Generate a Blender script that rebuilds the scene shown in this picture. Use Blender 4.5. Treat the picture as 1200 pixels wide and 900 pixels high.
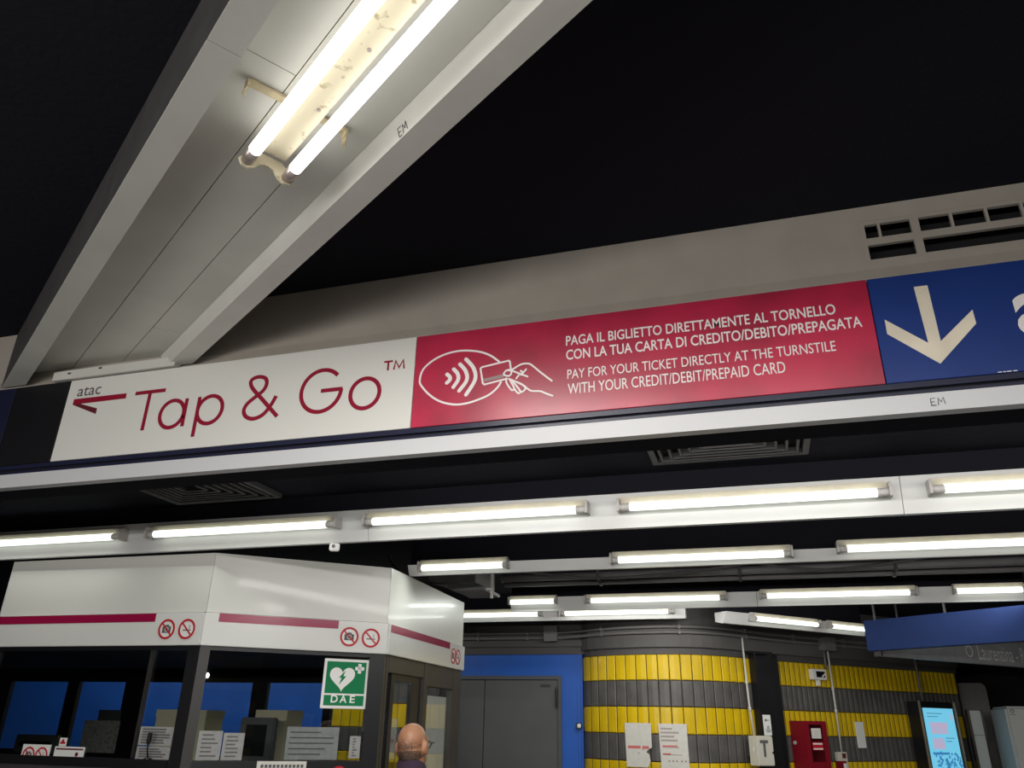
import bpy, bmesh, math, random
from mathutils import Matrix, Vector
random.seed(4)
for o in list(bpy.data.objects): bpy.data.objects.remove(o, do_unlink=True)
S = bpy.context.scene
COL = S.collection

# ------------------------------------------------------------------ camera
cd = bpy.data.cameras.new('camera'); cam = bpy.data.objects.new('camera', cd); COL.objects.link(cam)
cd.sensor_width = 36.0; cd.lens = 903.8/1200*36; cd.clip_start = .05
cam.matrix_world = Matrix(((0.95674898, 0.10110196, 0.27278158, 0.0),
                           (0.29037100, -0.38918201, -0.87419794, 0.0),
                           (0.01777856, 0.91559585, -0.40170657, 1.7),
                           (0, 0, 0, 1)))
S.camera = cam
# ------------------------------------------------------------------ light level
w = bpy.data.worlds.new('world'); S.world = w; w.use_nodes = True
w.node_tree.nodes['Background'].inputs[0].default_value = (.55, .6, 1, 1)
w.node_tree.nodes['Background'].inputs[1].default_value = .02
TUBE = 1.7             # glow of a fluorescent tube's surface
NEAR = 3.0             # the older twin tubes overhead
LAMP_W = 2.8           # what one tube throws downward, watts
TWIN_W = 22.0
HALL_W = 104.0          # fill light added behind the viewer, watts
def area(name, w, sx, sy, col, frame, parent=None):
    l = bpy.data.lights.new(name, 'AREA'); l.shape = 'RECTANGLE'; l.size = sx; l.size_y = sy; l.energy = w; l.color = col
    o = bpy.data.objects.new(name, l); COL.objects.link(o); o.matrix_world = frame
    if parent: o.parent = parent
    return o
def row(name, w, x, y, z, length, tilt, col=(1, .98, .94)):
    area(name, w, length, .06, col, Matrix.Translation((x, y, z)) @ Matrix.Rotation(math.radians(tilt), 4, 'X'))
for yy, zz, k in ((-2.6, 2.2, 1), (-1.2, 2.25, .42)): row('hall_fill_row', HALL_W*k, -1.8, yy, zz, 6.5, 84)   # unseen fill lights added behind the viewer to brighten signs and fascia
row('far_side_fill_row', 48.0, 1.0, 3.02, 2.80, 6.0, 50)                              # added fill light, hidden behind the sign beam
row('far_side_fill_row', 12.0, .9, 4.40, 2.80, 5.5, 64)                              # added fill light, hidden behind the booth beam
row('far_side_fill_row', 16.0, .9, 5.62, 2.76, 5.5, 62)                              # added fill light, hidden behind the thin beam
row('far_side_fill_row', 24.0, .1, 7.64, 2.78, 4.2, 52)                             # fill light added behind the third beam for the tiled wall
row('passage_fill_row', 14.0, 4.6, 8.4, 2.85, 2.4, 8)                                # fill light added to brighten the passage and direction sign
row('far_side_fill_row', 22.0, -6.5, 7.64, 2.78, 5.5, 55)  # fill light added behind the booth for the blue wall
S.view_settings.view_transform = 'Standard'; S.view_settings.look = 'None'
S.view_settings.exposure = 0.0; S.view_settings.gamma = 1; S.view_settings.use_curve_mapping = False

# ------------------------------------------------------------------ materials
def mat(name, col, rough=.5, metal=0., noise=0., nscale=6., spec=.5, emit=None, bump=0., coat=0., ramp=(.3, .7), col2=None):
    m = bpy.data.materials.new(name); m.use_nodes = True
    nt = m.node_tree; b = nt.nodes['Principled BSDF']
    b.inputs['Base Color'].default_value = (*col, 1); b.inputs['Roughness'].default_value = rough
    b.inputs['Metallic'].default_value = metal; b.inputs['Specular IOR Level'].default_value = spec
    b.inputs['Coat Weight'].default_value = coat; b.inputs['Coat Roughness'].default_value = .08
    if emit:
        b.inputs['Emission Color'].default_value = (*emit[0], 1); b.inputs['Emission Strength'].default_value = emit[1]
    if noise or bump:
        tc = nt.nodes.new('ShaderNodeTexCoord'); n = nt.nodes.new('ShaderNodeTexNoise')
        n.inputs['Scale'].default_value = nscale; n.inputs['Detail'].default_value = 6
        nt.links.new(tc.outputs['Object'], n.inputs['Vector'])
        if noise:
            r = nt.nodes.new('ShaderNodeValToRGB'); c2 = col2 or tuple(c*(1-noise) for c in col)
            r.color_ramp.elements[0].position = ramp[0]; r.color_ramp.elements[1].position = ramp[1]
            r.color_ramp.elements[0].color = (*c2, 1); r.color_ramp.elements[1].color = (*col, 1)
            nt.links.new(n.outputs['Fac'], r.inputs['Fac']); nt.links.new(r.outputs['Color'], b.inputs['Base Color'])
        if bump:
            bp = nt.nodes.new('ShaderNodeBump'); bp.inputs['Strength'].default_value = bump; bp.inputs['Distance'].default_value = .01
            nt.links.new(n.outputs['Fac'], bp.inputs['Height']); nt.links.new(bp.outputs['Normal'], b.inputs['Normal'])
    return m
def glass_mat(name, tint, refl=.1):
    m = bpy.data.materials.new(name); m.use_nodes = True; nt = m.node_tree; nt.nodes.clear()
    out = nt.nodes.new('ShaderNodeOutputMaterial'); mx = nt.nodes.new('ShaderNodeMixShader')
    tr = nt.nodes.new('ShaderNodeBsdfTransparent'); gl = nt.nodes.new('ShaderNodeBsdfGlossy'); lw = nt.nodes.new('ShaderNodeLayerWeight'); lw.inputs['Blend'].default_value = .5
    pw = nt.nodes.new('ShaderNodeMath'); pw.operation = 'POWER'; pw.inputs[1].default_value = 5; nt.links.new(lw.outputs['Facing'], pw.inputs[0])
    ma = nt.nodes.new('ShaderNodeMath'); ma.operation = 'MULTIPLY_ADD'; ma.inputs[1].default_value = .9; ma.inputs[2].default_value = refl*.5; nt.links.new(pw.outputs[0], ma.inputs[0])
    tr.inputs[0].default_value = (*tint, 1); gl.inputs['Roughness'].default_value = .02; gl.inputs[0].default_value = (.9, .9, .9, 1)
    nt.links.new(ma.outputs[0], mx.inputs[0]); nt.links.new(tr.outputs[0], mx.inputs[1]); nt.links.new(gl.outputs[0], mx.inputs[2])
    nt.links.new(mx.outputs[0], out.inputs[0]); return m
M = dict(
 white=mat('white_sheet_metal', (.64, .637, .625), .42, noise=.08, nscale=3),
 strip=mat('white_edge_metal', (.58, .58, .60), .35),
 trough=mat('trough_paint', (.60, .595, .545), .42, noise=.14, nscale=2.5),
 rim=mat('rim_paint', (.62, .61, .57), .4, noise=.10, nscale=5),
 fascia=mat('fascia_paint', (.36, .325, .285), .55, noise=.14, nscale=4),
 black=mat('black_ceiling', (.012, .012, .017), .9, bump=.3, nscale=40, spec=.08),
 void=mat('black_void', (.004, .004, .005), .9),
 clutter=mat('dusty_dark_metal', (.055, .05, .052), .7, noise=.3, nscale=8),
 duct=mat('duct_grey', (.16, .15, .155), .6, noise=.2, nscale=6),
 navy=mat('navy_paint', (.012, .014, .04), .35),
 blueback=mat('blue_panel', (.010, .025, .095), .6, spec=.12, noise=.25, nscale=2),
 cream=mat('dusty_cream_enamel', (.74, .67, .49), .5, noise=.55, nscale=30, ramp=(.30, .40), col2=(.40, .33, .20)),
 creamclean=mat('cream_enamel', (.66, .60, .47), .5, noise=.2, nscale=12),
 cap=mat('tube_cap_metal', (.52, .44, .42), .35, metal=.6),
 holder=mat('lamp_holder_plastic', (.45, .43, .41), .5),
 tape=mat('old_tape', (.50, .42, .26), .6, noise=.3, nscale=30),
 tube=mat('lit_tube', (.9, .9, .9), .4, emit=((.93, 1.0, .90), TUBE)),
 neartube=mat('lit_tube_close', (.9, .9, .9), .4, emit=((1.0, .985, .96), NEAR)),
 signwhite=mat('sign_white', (.70, .69, .655), .38),
 signred=mat('sign_red', (.52, .011, .060), .34, noise=.4, nscale=2.6, ramp=(.38, .62), coat=.0, spec=1.0),
 signblue=mat('sign_blue', (.012, .040, .21), .35, noise=.2, nscale=3),
 signblack=mat('sign_black', (.006, .006, .008), .4),
 crimson=mat('crimson_print', (.27, .006, .03), .4, spec=.3),
 crimsondark=mat('dark_crimson_print', (.12, .012, .02), .4),
 inkgrey=mat('dark_grey_print', (.10, .08, .09), .5),
 printwhite=mat('white_print', (.80, .76, .75), .45),
 printcream=mat('cream_print', (.80, .72, .58), .45, noise=.15, nscale=9),
 printgrey=mat('grey_print', (.30, .22, .22), .5),
 ink=mat('pen_ink', (.03, .03, .04), .6),
 boothwhite=mat('booth_enamel', (.72, .71, .67), .33, noise=.05, nscale=1.5, coat=.15),
 boothlower=mat('booth_lower_enamel', (.74, .735, .71), .22, coat=.3),
 stripe=mat('booth_stripe', (.33, .008, .06), .2, coat=.5),
 blackmetal=mat('black_aluminium', (.012, .012, .014), .35, metal=.2),
  darkpost=mat('dark_post_metal', (.032, .030, .029), .4, metal=.2),
 olive=mat('bronze_aluminium', (.066, .060, .050), .4, metal=.4),
 glass=glass_mat('booth_glass', (.94, .96, .96)),
 clear=glass_mat('cabinet_glass', (.95, .97, .95)),
 red=mat('red_symbol', (.50, .014, .025), .4, spec=.3),
 green=mat('safety_green', (.003, .19, .07), .5, spec=.2),
 stickerwhite=mat('sticker_white', (.80, .80, .78), .4),
 wallblue=mat('blue_wall_paint', (.016, .12, .55), .45, noise=.15, nscale=3),
 doorgrey=mat('door_grey', (.105, .105, .11), .5, noise=.12, nscale=4),
 framegrey=mat('door_frame_grey', (.08, .085, .10), .5),
 tileyellow=mat('yellow_tile', (.74, .50, .006), .30, noise=.18, nscale=5, spec=.35, coat=.08),
 tilegrey=mat('grey_tile', (.115, .107, .102), .4, noise=.35, nscale=7),
 grout=mat('dark_grout', (.03, .026, .02), .9),
 frieze=mat('frieze_grey', (.10, .094, .092), .6, noise=.2, nscale=3),
 friezedark=mat('frieze_dark_grey', (.075, .07, .07), .6),  # darker grey of the strip over the tiles and the blue-wall frieze
 conduit=mat('painted_conduit', (.15, .142, .14), .5),
 palepipe=mat('pale_pipe', (.55, .53, .50), .5),
 sheetgrey=mat('dimmed_paper', (.34, .34, .335), .8, noise=.2, nscale=30),  # paper colour darkened to stand for the dim booth interior
 paper=mat('paper', (.68, .66, .61), .8, noise=.1, nscale=20),
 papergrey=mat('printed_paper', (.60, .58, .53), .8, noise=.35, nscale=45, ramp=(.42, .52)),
 printred=mat('red_print', (.60, .10, .09), .7),
 printdark=mat('dark_print', (.10, .10, .10), .7),
 boxcream=mat('cream_plastic', (.62, .60, .52), .45),
 cardboard=mat('cream_board', (.66, .60, .42), .7),
 firered=mat('fire_red', (.21, .006, .016), .4, spec=.3),
 screen=mat('lit_screen', (.02, .05, .06), .3, emit=((.17, .58, .80), .95), noise=0),
 screenblue=mat('screen_picture_blue', (.02, .05, .06), .3, emit=((.05, .27, .60), .7)),
 screenpink=mat('screen_lettering_pink', (.02, .05, .06), .3, emit=((.62, .42, .60), .8)),
 screendark=mat('screen_lettering_dark', (.02, .05, .06), .3, emit=((.06, .25, .36), .7)),
 bezel=mat('black_bezel', (.006, .006, .008), .3),
 brass=mat('edge_metal', (.50, .46, .38), .3, metal=.8),
 steel=mat('dusty_sign_metal', (.46, .46, .48), .45, metal=.2, noise=.2, nscale=8),
 steeltext=mat('worn_pale_letters', (.85, .85, .87), .5),
 concrete=mat('grey_door_leaf', (.13, .125, .118), .7, noise=.15, nscale=20),
 machine=mat('machine_grey', (.36, .37, .36), .45),
 floor=mat('floor_stone', (.20, .195, .185), .45, noise=.3, nscale=5),
 wallgrey=mat('dim_wall', (.06, .06, .065), .7),
 skin=mat('skin', (.36, .165, .088), .40, noise=.12, nscale=10),
 shirt=mat('dark_purple_cloth', (.028, .012, .03), .85, bump=.2, nscale=120),
 trousers=mat('dark_trousers', (.02, .02, .026), .85),
 shoe=mat('black_leather', (.01, .01, .01), .4),
 monitor=mat('monitor_grey', (.10, .10, .105), .5),
)
nt = M['skin'].node_tree                       # cropped stubble round the back and sides of the head
M['stubble'] = mat('stubble_skin', (.10, .065, .05), .6, noise=.3, nscale=60)

# ------------------------------------------------------------------ mesh helpers
INV = {}
def fr(ox, oy, dx, dy, oz=0.):
    """frame whose x runs along (dx,dy), y away from the viewer of the face, z up"""
    L = math.hypot(dx, dy); dx /= L; dy /= L
    return Matrix(((dx, -dy, 0, ox), (dy, dx, 0, oy), (0, 0, 1, oz), (0, 0, 0, 1)))
ID = Matrix.Identity(4)
class MB:
    def __init__(s, m=None): s.v = []; s.f = []; s.mi = []; s.M = m or ID; s.k = 0
    def add(s, vs, fs, m=0):
        k = len(s.v); s.v += [s.M @ Vector(p) for p in vs]
        for f in fs: s.f.append([k+i for i in f]); s.mi.append(m)
        return s
    def box(s, x0, x1, y0, y1, z0, z1, m=0):
        return s.add([(x, y, z) for x in (x0, x1) for y in (y0, y1) for z in (z0, z1)],
              [(0, 1, 3, 2), (4, 6, 7, 5), (0, 4, 5, 1), (2, 3, 7, 6), (0, 2, 6, 4), (1, 5, 7, 3)], m)
    def prism(s, poly, y0, y1, m=0):           # polygon in xz, pushed through y
        n = len(poly)
        return s.add([(x, y0, z) for x, z in poly]+[(x, y1, z) for x, z in poly],
              [tuple(range(n)), tuple(range(2*n-1, n-1, -1))]+[(i, (i+1) % n, n+(i+1) % n, n+i) for i in range(n)], m)
    def slab(s, poly, z0, z1, m=0):            # polygon in xy, pushed through z
        n = len(poly)
        return s.add([(x, y, z0) for x, y in poly]+[(x, y, z1) for x, y in poly],
              [tuple(range(n)), tuple(range(2*n-1, n-1, -1))]+[(i, (i+1) % n, n+(i+1) % n, n+i) for i in range(n)], m)
    def extr(s, prof, x0, x1, m=0):            # polygon in yz, pushed along x; x0/x1 may depend on y
        n = len(prof); g = lambda q, y: q(y) if callable(q) else q
        return s.add([(g(x0, y), y, z) for y, z in prof]+[(g(x1, y), y, z) for y, z in prof],
              [tuple(range(n)), tuple(range(2*n-1, n-1, -1))]+[(i, (i+1) % n, n+(i+1) % n, n+i) for i in range(n)], m)
    def tube(s, pts, r, n=8, caps=True, m=0):
        pts = [Vector(p) for p in pts]; vs = []; fs = []
        for i, p in enumerate(pts):
            t = (pts[min(i+1, len(pts)-1)]-pts[max(i-1, 0)]).normalized()
            u = t.cross(Vector((0, 0, 1)) if abs(t.z) < .9 else Vector((0, 1, 0))).normalized(); q = t.cross(u)
            rr = r[i] if isinstance(r, (list, tuple)) else r
            vs += [p+u*rr*math.cos(2*math.pi*k/n)+q*rr*math.sin(2*math.pi*k/n) for k in range(n)]
        for i in range(len(pts)-1):
            fs += [(i*n+k, i*n+(k+1) % n, (i+1)*n+(k+1) % n, (i+1)*n+k) for k in range(n)]
        if caps: fs += [tuple(range(n)), tuple(range(len(vs)-n, len(vs)))]
        return s.add(vs, fs, m)
    def ribbon(s, pts, wd, y, closed=False, m=0, th=.0012, rc=False):   # printed stroke in xz
        P = [Vector((a, b)) for a, b in pts]; n = len(P); Lp = []; Rp = []; s.k += 1; y -= .00012*s.k
        for i in range(n):
            a = P[(i-1) % n] if (closed or i > 0) else P[i]; b = P[(i+1) % n] if (closed or i < n-1) else P[i]
            d1 = (P[i]-a); d2 = (b-P[i])
            d1 = d1.normalized() if d1.length > 1e-9 else d2.normalized(); d2 = d2.normalized() if d2.length > 1e-9 else d1
            nn = Vector((-(d1+d2).y, (d1+d2).x)); nn = nn.normalized() if nn.length > 1e-6 else Vector((-d1.y, d1.x))
            k = min(1.6, 1/max(.4, nn.dot(Vector((-d1.y, d1.x)))))
            Lp.append(P[i]+nn*wd/2*k); Rp.append(P[i]-nn*wd/2*k)
        for i in range(n if closed else n-1):
            j = (i+1) % n
            q = [Lp[i], Lp[j], Rp[j], Rp[i]]
            y -= 4e-6
            s.add([(p.x, y, p.y) for p in q]+[(p.x, y+th, p.y) for p in q], [(3, 2, 1, 0), (4, 5, 6, 7), (0, 1, 5, 4), (1, 2, 6, 5), (2, 3, 7, 6), (3, 0, 4, 7)], m)
        if rc and not closed:
            for e, p in enumerate((P[0], P[-1])): s.disc(p.x, p.y, wd/2, y-.00004-.00003*e, m=m, th=th)
        return s
    def disc(s, cx, cz, r, y, m=0, n=20, th=.0012, rz=None):
        return s.prism([(cx+r*math.cos(2*math.pi*k/n), cz+(rz or r)*math.sin(2*math.pi*k/n)) for k in range(n)], y, y+th, m)
    def ball(s, c, rx, ry, rz, m=0, nu=16, nv=10):
        vs = []; fs = []
        for j in range(nv+1):
            a = math.pi*j/nv
            for i in range(nu):
                b = 2*math.pi*i/nu; vs.append((c[0]+rx*math.sin(a)*math.cos(b), c[1]+ry*math.sin(a)*math.sin(b), c[2]+rz*math.cos(a)))
        for j in range(nv):
            for i in range(nu): fs.append((j*nu+i, j*nu+(i+1) % nu, (j+1)*nu+(i+1) % nu, (j+1)*nu+i))
        return s.add(vs, fs, m)
    def build(s, name, mats, parent=None, smooth=False, bevel=0., label=None, segs=2):
        inv = INV.get(parent.name, ID) if parent else ID
        bm = bmesh.new(); vv = [bm.verts.new(inv @ p) for p in s.v]
        for f, mi in zip(s.f, s.mi):
            try: q = bm.faces.new([vv[i] for i in f]); q.material_index = mi; q.smooth = smooth
            except ValueError: pass
        bmesh.ops.remove_doubles(bm, verts=bm.verts, dist=1e-5) if smooth else None
        bmesh.ops.recalc_face_normals(bm, faces=bm.faces)
        if bevel:
            es = [e for e in bm.edges if len(e.link_faces) == 2 and e.calc_face_angle(0) > .6]
            bmesh.ops.bevel(bm, geom=es, offset=bevel, segments=segs, affect='EDGES', clamp_overlap=True)
        me = bpy.data.meshes.new(name); bm.to_mesh(me); bm.free()
        for m in (mats if isinstance(mats, (list, tuple)) else [mats]): me.materials.append(M[m])
        o = bpy.data.objects.new(name, me); COL.objects.link(o)
        if parent: o.parent = parent; INV[o.name] = inv
        if label: o['label'] = label
        return o
def smoothline(pts, n=6):
    out = []
    for i in range(len(pts)-1):
        p0 = pts[max(i-1, 0)]; p1 = pts[i]; p2 = pts[i+1]; p3 = pts[min(i+2, len(pts)-1)]
        for k in range(n):
            t = k/n
            out.append(tuple(.5*(2*b+(c-a)*t+(2*a-5*b+4*c-d)*t*t+(3*b-a-3*c+d)*t**3) for a, b, c, d in zip(p0, p1, p2, p3)))
    return out+[tuple(pts[-1])]
def tag(o, label, cat, group=None):
    o['label'] = label; o['category'] = cat
    if group: o['group'] = group
    return o
def thing(name, label, cat, frame=None, group=None):
    o = bpy.data.objects.new(name, None); COL.objects.link(o); o.empty_display_size = .1
    fm = frame or ID
    o.location = fm.translation; o.rotation_euler = fm.to_euler(); INV[o.name] = fm.inverted()
    return tag(o, label, cat, group)
def struct(o, label=None):
    o['kind'] = 'structure'
    if label: o['label'] = label
    return o
def dup(root, loc, rz, label, sx=1., group=None):
    r = root.copy(); COL.objects.link(r); r.location = loc; r.rotation_euler = (0, 0, rz); r.scale = (sx, 1, 1); r['label'] = label
    if group: r['group'] = group
    for ch in [c for c in bpy.data.objects if c.parent == root]:
        c = ch.copy(); COL.objects.link(c); c.parent = r
        for g in [q for q in bpy.data.objects if q.parent == ch]:
            d = g.copy(); COL.objects.link(d); d.parent = c
    return r
def text(name, body, mt, parent, frame, x0, x1, z0, z1, y=0., bold=0., th=.0012, label=None):
    cu = bpy.data.curves.new('t', 'FONT'); cu.body = body; cu.offset = bold; cu.resolution_u = 4
    t = bpy.data.objects.new('t', cu); COL.objects.link(t)
    dg = bpy.context.evaluated_depsgraph_get(); me = bpy.data.meshes.new_from_object(t.evaluated_get(dg))
    xs = [v.co.x for v in me.vertices]; ys = [v.co.y for v in me.vertices]
    ax, bx_, ay, by_ = min(xs), max(xs), min(ys), max(ys)
    b = MB(frame)
    P = [(x0+(v.co.x-ax)/(bx_-ax)*(x1-x0), z0+(v.co.y-ay)/(by_-ay)*(z1-z0)) for v in me.vertices]
    b.add([(p[0], y-th, p[1]) for p in P], [tuple(f.vertices) for f in me.polygons])
    bpy.data.objects.remove(t); bpy.data.curves.remove(cu); bpy.data.meshes.remove(me)
    return b.build(name, mt, parent, label=label)
def ring(b, cx, cz, r, wd, y, m=0, n=28):
    b.ribbon([(cx+r*math.cos(2*math.pi*k/n), cz+r*math.sin(2*math.pi*k/n)) for k in range(n)], wd, y, True, m)

# ================================================================== SETTING
struct(MB().box(-11, 8, -7, 14, -.1, 0).build('floor', 'floor'))
struct(MB().box(-11, 8, -7, 2.80, 3.57, 3.67).build('ceiling', 'black'), 'black ceiling of the near hall')
struct(MB().box(-11, 8, 2.95, 14, 3.0, 3.1).build('ceiling_rear', 'black'), 'lower black ceiling behind the sign beam')
struct(MB().box(-11.1, -11, -7, 14, 0, 3.6).build('wall_left', 'wallgrey'))
struct(MB().box(8, 8.1, -7, 14, 0, 3.6).build('wall_right', 'wallgrey'))
struct(MB().box(2.0, 8, 13.0, 13.1, 0, 3.1).build('wall_passage', 'void'))
b = MB()
for k in range(14): b.box(-11, 8, -7.1, -7, k*.255, (k+1)*.255, k % 2)
struct(b.build('wall_front', ['tilegrey', 'tileyellow']))

# --- blue wall with the grey double door
b = MB()
b.box(-11, -3.46, 9.05, 9.2, 0, 2.42); b.box(-2.17, -1.93, 9.05, 9.2, 0, 2.42); b.box(-3.46, -2.17, 9.05, 9.2, 2.19, 2.42)
b.box(-1.985, -1.955, 9.035, 9.05, 0, 2.42)
struct(b.build('wall_back', 'wallblue'), 'blue painted back wall')
dr = MB().box(-3.46, -3.40, 9.03, 9.2, 0, 2.19).box(-2.21, -2.17, 9.03, 9.2, 0, 2.19).box(-3.40, -2.21, 9.03, 9.2, 2.15, 2.19).build('door_1', 'framegrey')
struct(dr, 'grey steel double door in the blue wall')
MB().box(-3.395, -3.085, 9.05, 9.10, .01, 2.145).build('door_leaf', 'doorgrey', dr, bevel=.004, label='narrow left leaf')
MB().box(-3.078, -2.215, 9.05, 9.10, .01, 2.145).build('door_leaf', 'doorgrey', dr, bevel=.004, label='wide right leaf')
MB().box(-2.235, -2.205, 9.015, 9.05, 1.87, 2.05).tube([(-2.22, 9.02, 1.85), (-2.22, 9.02, 2.07)], .011).build('hinge', 'blackmetal', dr)
MB().box(-2.42, -2.30, 9.046, 9.05, 2.07, 2.10).build('plate', 'clutter', dr)
MB().tube([(-2.98, 9.05, 1.05), (-2.98, 9.0, 1.05), (-2.86, 9.0, 1.05)], .012).build('handle', 'blackmetal', dr)

# --- curved tiled wall, running on at forty five degrees
Q = math.sqrt(.5)
PATH = smoothline([(-1.935, 9.12), (-1.87, 8.98), (-1.72, 8.86), (-1.5, 8.75), (-1.25, 8.68), (-1.0, 8.65), (-.8, 8.67), (-.6, 8.755), (-.4, 8.92), (-.2, 9.17), (0, 9.44), (.2, 9.68), (.42, 9.92)], 10)
PATH += [(.42+.1*k, 9.92+.1*k) for k in range(1, 21)]
def resample(path, step):
    out = [Vector(path[0])]; acc = 0; prev = Vector(path[0])
    for p in path[1:]:
        p = Vector(p); seg = (p-prev).length
        while acc+seg >= step:
            t = (step-acc)/seg; prev = prev.lerp(p, t); out.append(prev.copy()); seg = (p-prev).length; acc = 0
        acc += seg; prev = p
    return out
RP = resample(PATH, .118)
def offp(path, d):
    out = []
    for i, p in enumerate(path):
        t = (Vector(path[min(i+1, len(path)-1)])-Vector(path[max(i-1, 0)])).normalized()
        out.append(Vector(p)+Vector((t.y, -t.x))*d)
    return out
bounds = [2.385-.2555*k for k in range(10)]+[0.0]
def tiled(pts, name, lab, thick=.10):
    b = MB()
    for r in range(len(bounds)-1):
        z1, z0 = bounds[r], bounds[r+1]
        for i in range(len(pts)-1):
            p, q = pts[i], pts[i+1]; t = (q-p).normalized(); nn = Vector((t.y, -t.x)); L = (q-p).length
            vs = []
            for fx, ox in ((.004, 0), (.012, .005), (L*.5, .009), (L-.012, .005), (L-.004, 0)):
                for zz, oz in ((z0+.003, 0), (z0+.010, 1), (z1-.010, 1), (z1-.003, 0)):
                    c = p+t*fx+nn*(ox*oz+.002); vs.append((c.x, c.y, zz))
            b.add(vs, [(a*4+k, (a+1)*4+k, (a+1)*4+k+1, a*4+k+1) for a in range(4) for k in range(3)], r % 2)
    back = offp(pts, -.004); deep = offp(pts, -thick)
    b.slab([tuple(p) for p in back]+[tuple(p) for p in reversed(deep)], 0, 2.385, 2)
    return struct(b.build(name, ['tileyellow', 'tilegrey', 'grout']), lab)
kk = min(range(len(RP)), key=lambda k: abs(RP[k].x+.12)+(RP[k].y < 9)*9)
tiled(RP[:kk+1], 'wall_curved', 'curved wall of yellow and grey tile bands')
tiled(resample([tuple(p) for p in RP[kk:]], .082), 'wall_angled', 'angled run of the yellow and grey tiled wall')
tiled([Vector((-4.95+.121*k, 8.94)) for k in range(13)], 'wall_pier', 'tiled pier before the blue wall, seen through the booth glass')
def band(d0, d1, z0, z1, name, mt, lab, extra=0.):
    f = offp(RP, d0); g = offp(RP, d1); k = len(f); bb = MB()
    for i in range(k-1):
        q = [f[i], f[i+1], g[i+1], g[i]]
        bb.add([(p.x, p.y, z0) for p in q]+[(p.x, p.y, z1) for p in q], [(0, 1, 2, 3), (7, 6, 5, 4), (0, 4, 5, 1), (1, 5, 6, 2), (2, 6, 7, 3), (3, 7, 4, 0)])
    return struct(bb.build(name, mt), lab)
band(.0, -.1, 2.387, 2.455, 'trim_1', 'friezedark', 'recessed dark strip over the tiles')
band(.035, -.1, 2.455, 3.0, 'trim_2', 'frieze', 'grey frieze over the tiled wall')
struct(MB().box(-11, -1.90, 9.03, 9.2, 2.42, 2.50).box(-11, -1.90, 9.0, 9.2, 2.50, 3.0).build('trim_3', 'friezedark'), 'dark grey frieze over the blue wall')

# --- sign beam across the hall
b = MB()
b.box(-10, .53, 2.765, 2.80, 3.285, 3.57); b.box(.53, 1.315, 2.765, 2.80, 3.502, 3.57); b.box(.53, 1.315, 2.765, 2.80, 3.285, 3.313); b.box(1.315, 5, 2.765, 2.80, 3.285, 3.57)
b.extr([(2.766, 3.285), (2.80, 3.285), (2.80, 3.231), (2.770, 3.231), (2.770, 3.254), (2.788, 3.262)], -10, 5)
b.box(-10, 5, 2.88, 2.95, 2.70, 3.57, 1); b.box(-10, 5, 2.80, 2.88, 2.70, 3.22, 1)
b.box(-10, 5, 2.741, 2.80, 2.785, 2.806, 2); b.box(-10, 5, 2.752, 2.80, 2.776, 2.785, 1); b.box(-10, 5, 2.747, 2.80, 2.764, 2.776, 2)
b.extr([(2.744, 2.762), (2.752, 2.698), (2.80, 2.698), (2.80, 2.762)], -10, 5, 3)
sb = struct(b.build('trim_4', ['fascia', 'black', 'navy', 'strip']), 'grey fascia beam carrying the signs, white lower edge')
E1 = [[(0, .028), (.003, 0), (.02, .001)], [(.002, .015), (.016, .017)], [(.004, .029), (.022, .03)]]
def scrawl(parent, frame, x, z, s, y):
    bb = MB(frame)
    for st in ([(0, 1), (.0, 0)], [(0, 1), (.6, 1.02)], [(0, .5), (.45, .52)], [(0, 0), (.6, .02)], [(.85, 0), (.95, 1), (1.25, .4), (1.6, 1.05), (1.7, .1)]):
        bb.ribbon([(x+a*s, z+c*s) for a, c in st], s*.07, y)
    return bb.build('handwriting', 'ink', parent)
scrawl(sb, ID, .645, 2.716, .025, 2.7455)

# --- slanting lamp trough under the near ceiling (frame: x towards the viewer's side, y across)
TR = fr(0, 0, .837, -.548)
cut = lambda s: (s*.837-2.762)/.548
b = MB(TR)
b.extr([(.306, 3.57), (.306, 3.255), (.394, 3.255), (.400, 3.32), (.400, 3.57)], cut, -1.603); b.box(-4.6, 3, .3045, .3062, 3.262, 3.57, 3)  # thin dark skin puts shade into the outer face's colour
b.extr([(.306, 3.57), (.306, 3.255), (.394, 3.255), (.400, 3.32), (.400, 3.57)], -1.600, 3)
b.extr([(.845, 3.57), (.845, 3.32), (.868, 3.255), (.955, 3.255), (.955, 3.57)], cut, 3)
b.extr([(.4, 3.34), (.845, 3.34), (.845, 3.36), (.4, 3.36)], cut, 3, 1)
b.extr([(.401, 3.32), (.549, 3.32), (.549, 3.334), (.401, 3.334)], cut, -1.632, 2); b.extr([(.401, 3.319), (.549, 3.319), (.549, 3.334), (.401, 3.334)], -1.628, 3, 2)
b.extr([(.552, 3.32), (.719, 3.32), (.719, 3.334), (.552, 3.334)], cut, 3, 2)
b.extr([(.722, 3.32), (.844, 3.32), (.844, 3.334), (.722, 3.334)], cut, -3.46, 2); b.extr([(.722, 3.321), (.844, 3.321), (.844, 3.334), (.722, 3.334)], -3.456, 3, 2)
tr = struct(b.build('trim_5', ['rim', 'void', 'trough', 'clutter']), 'slanting lamp trough with three planks between two rims')
bb = MB(TR)                                    # pen initials on the far rim
for st in ([(0, 1), (0, 0)], [(0, 1), (.6, 1)], [(0, .5), (.45, .5)], [(0, 0), (.6, 0)], [(.85, 0), (.95, 1), (1.25, .4), (1.6, 1.05), (1.7, .1)]):
    for (a, c), (a2, c2) in zip(st[:-1], st[1:]):
        f = lambda a_, c_: (-1.59+.026*a_, .866-.001-c_*.009, 3.260+c_*.026)
        bb.tube([f(a, c), f(a2, c2)], .0011, 5)
bb.build('handwriting', 'ink', tr)
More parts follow.
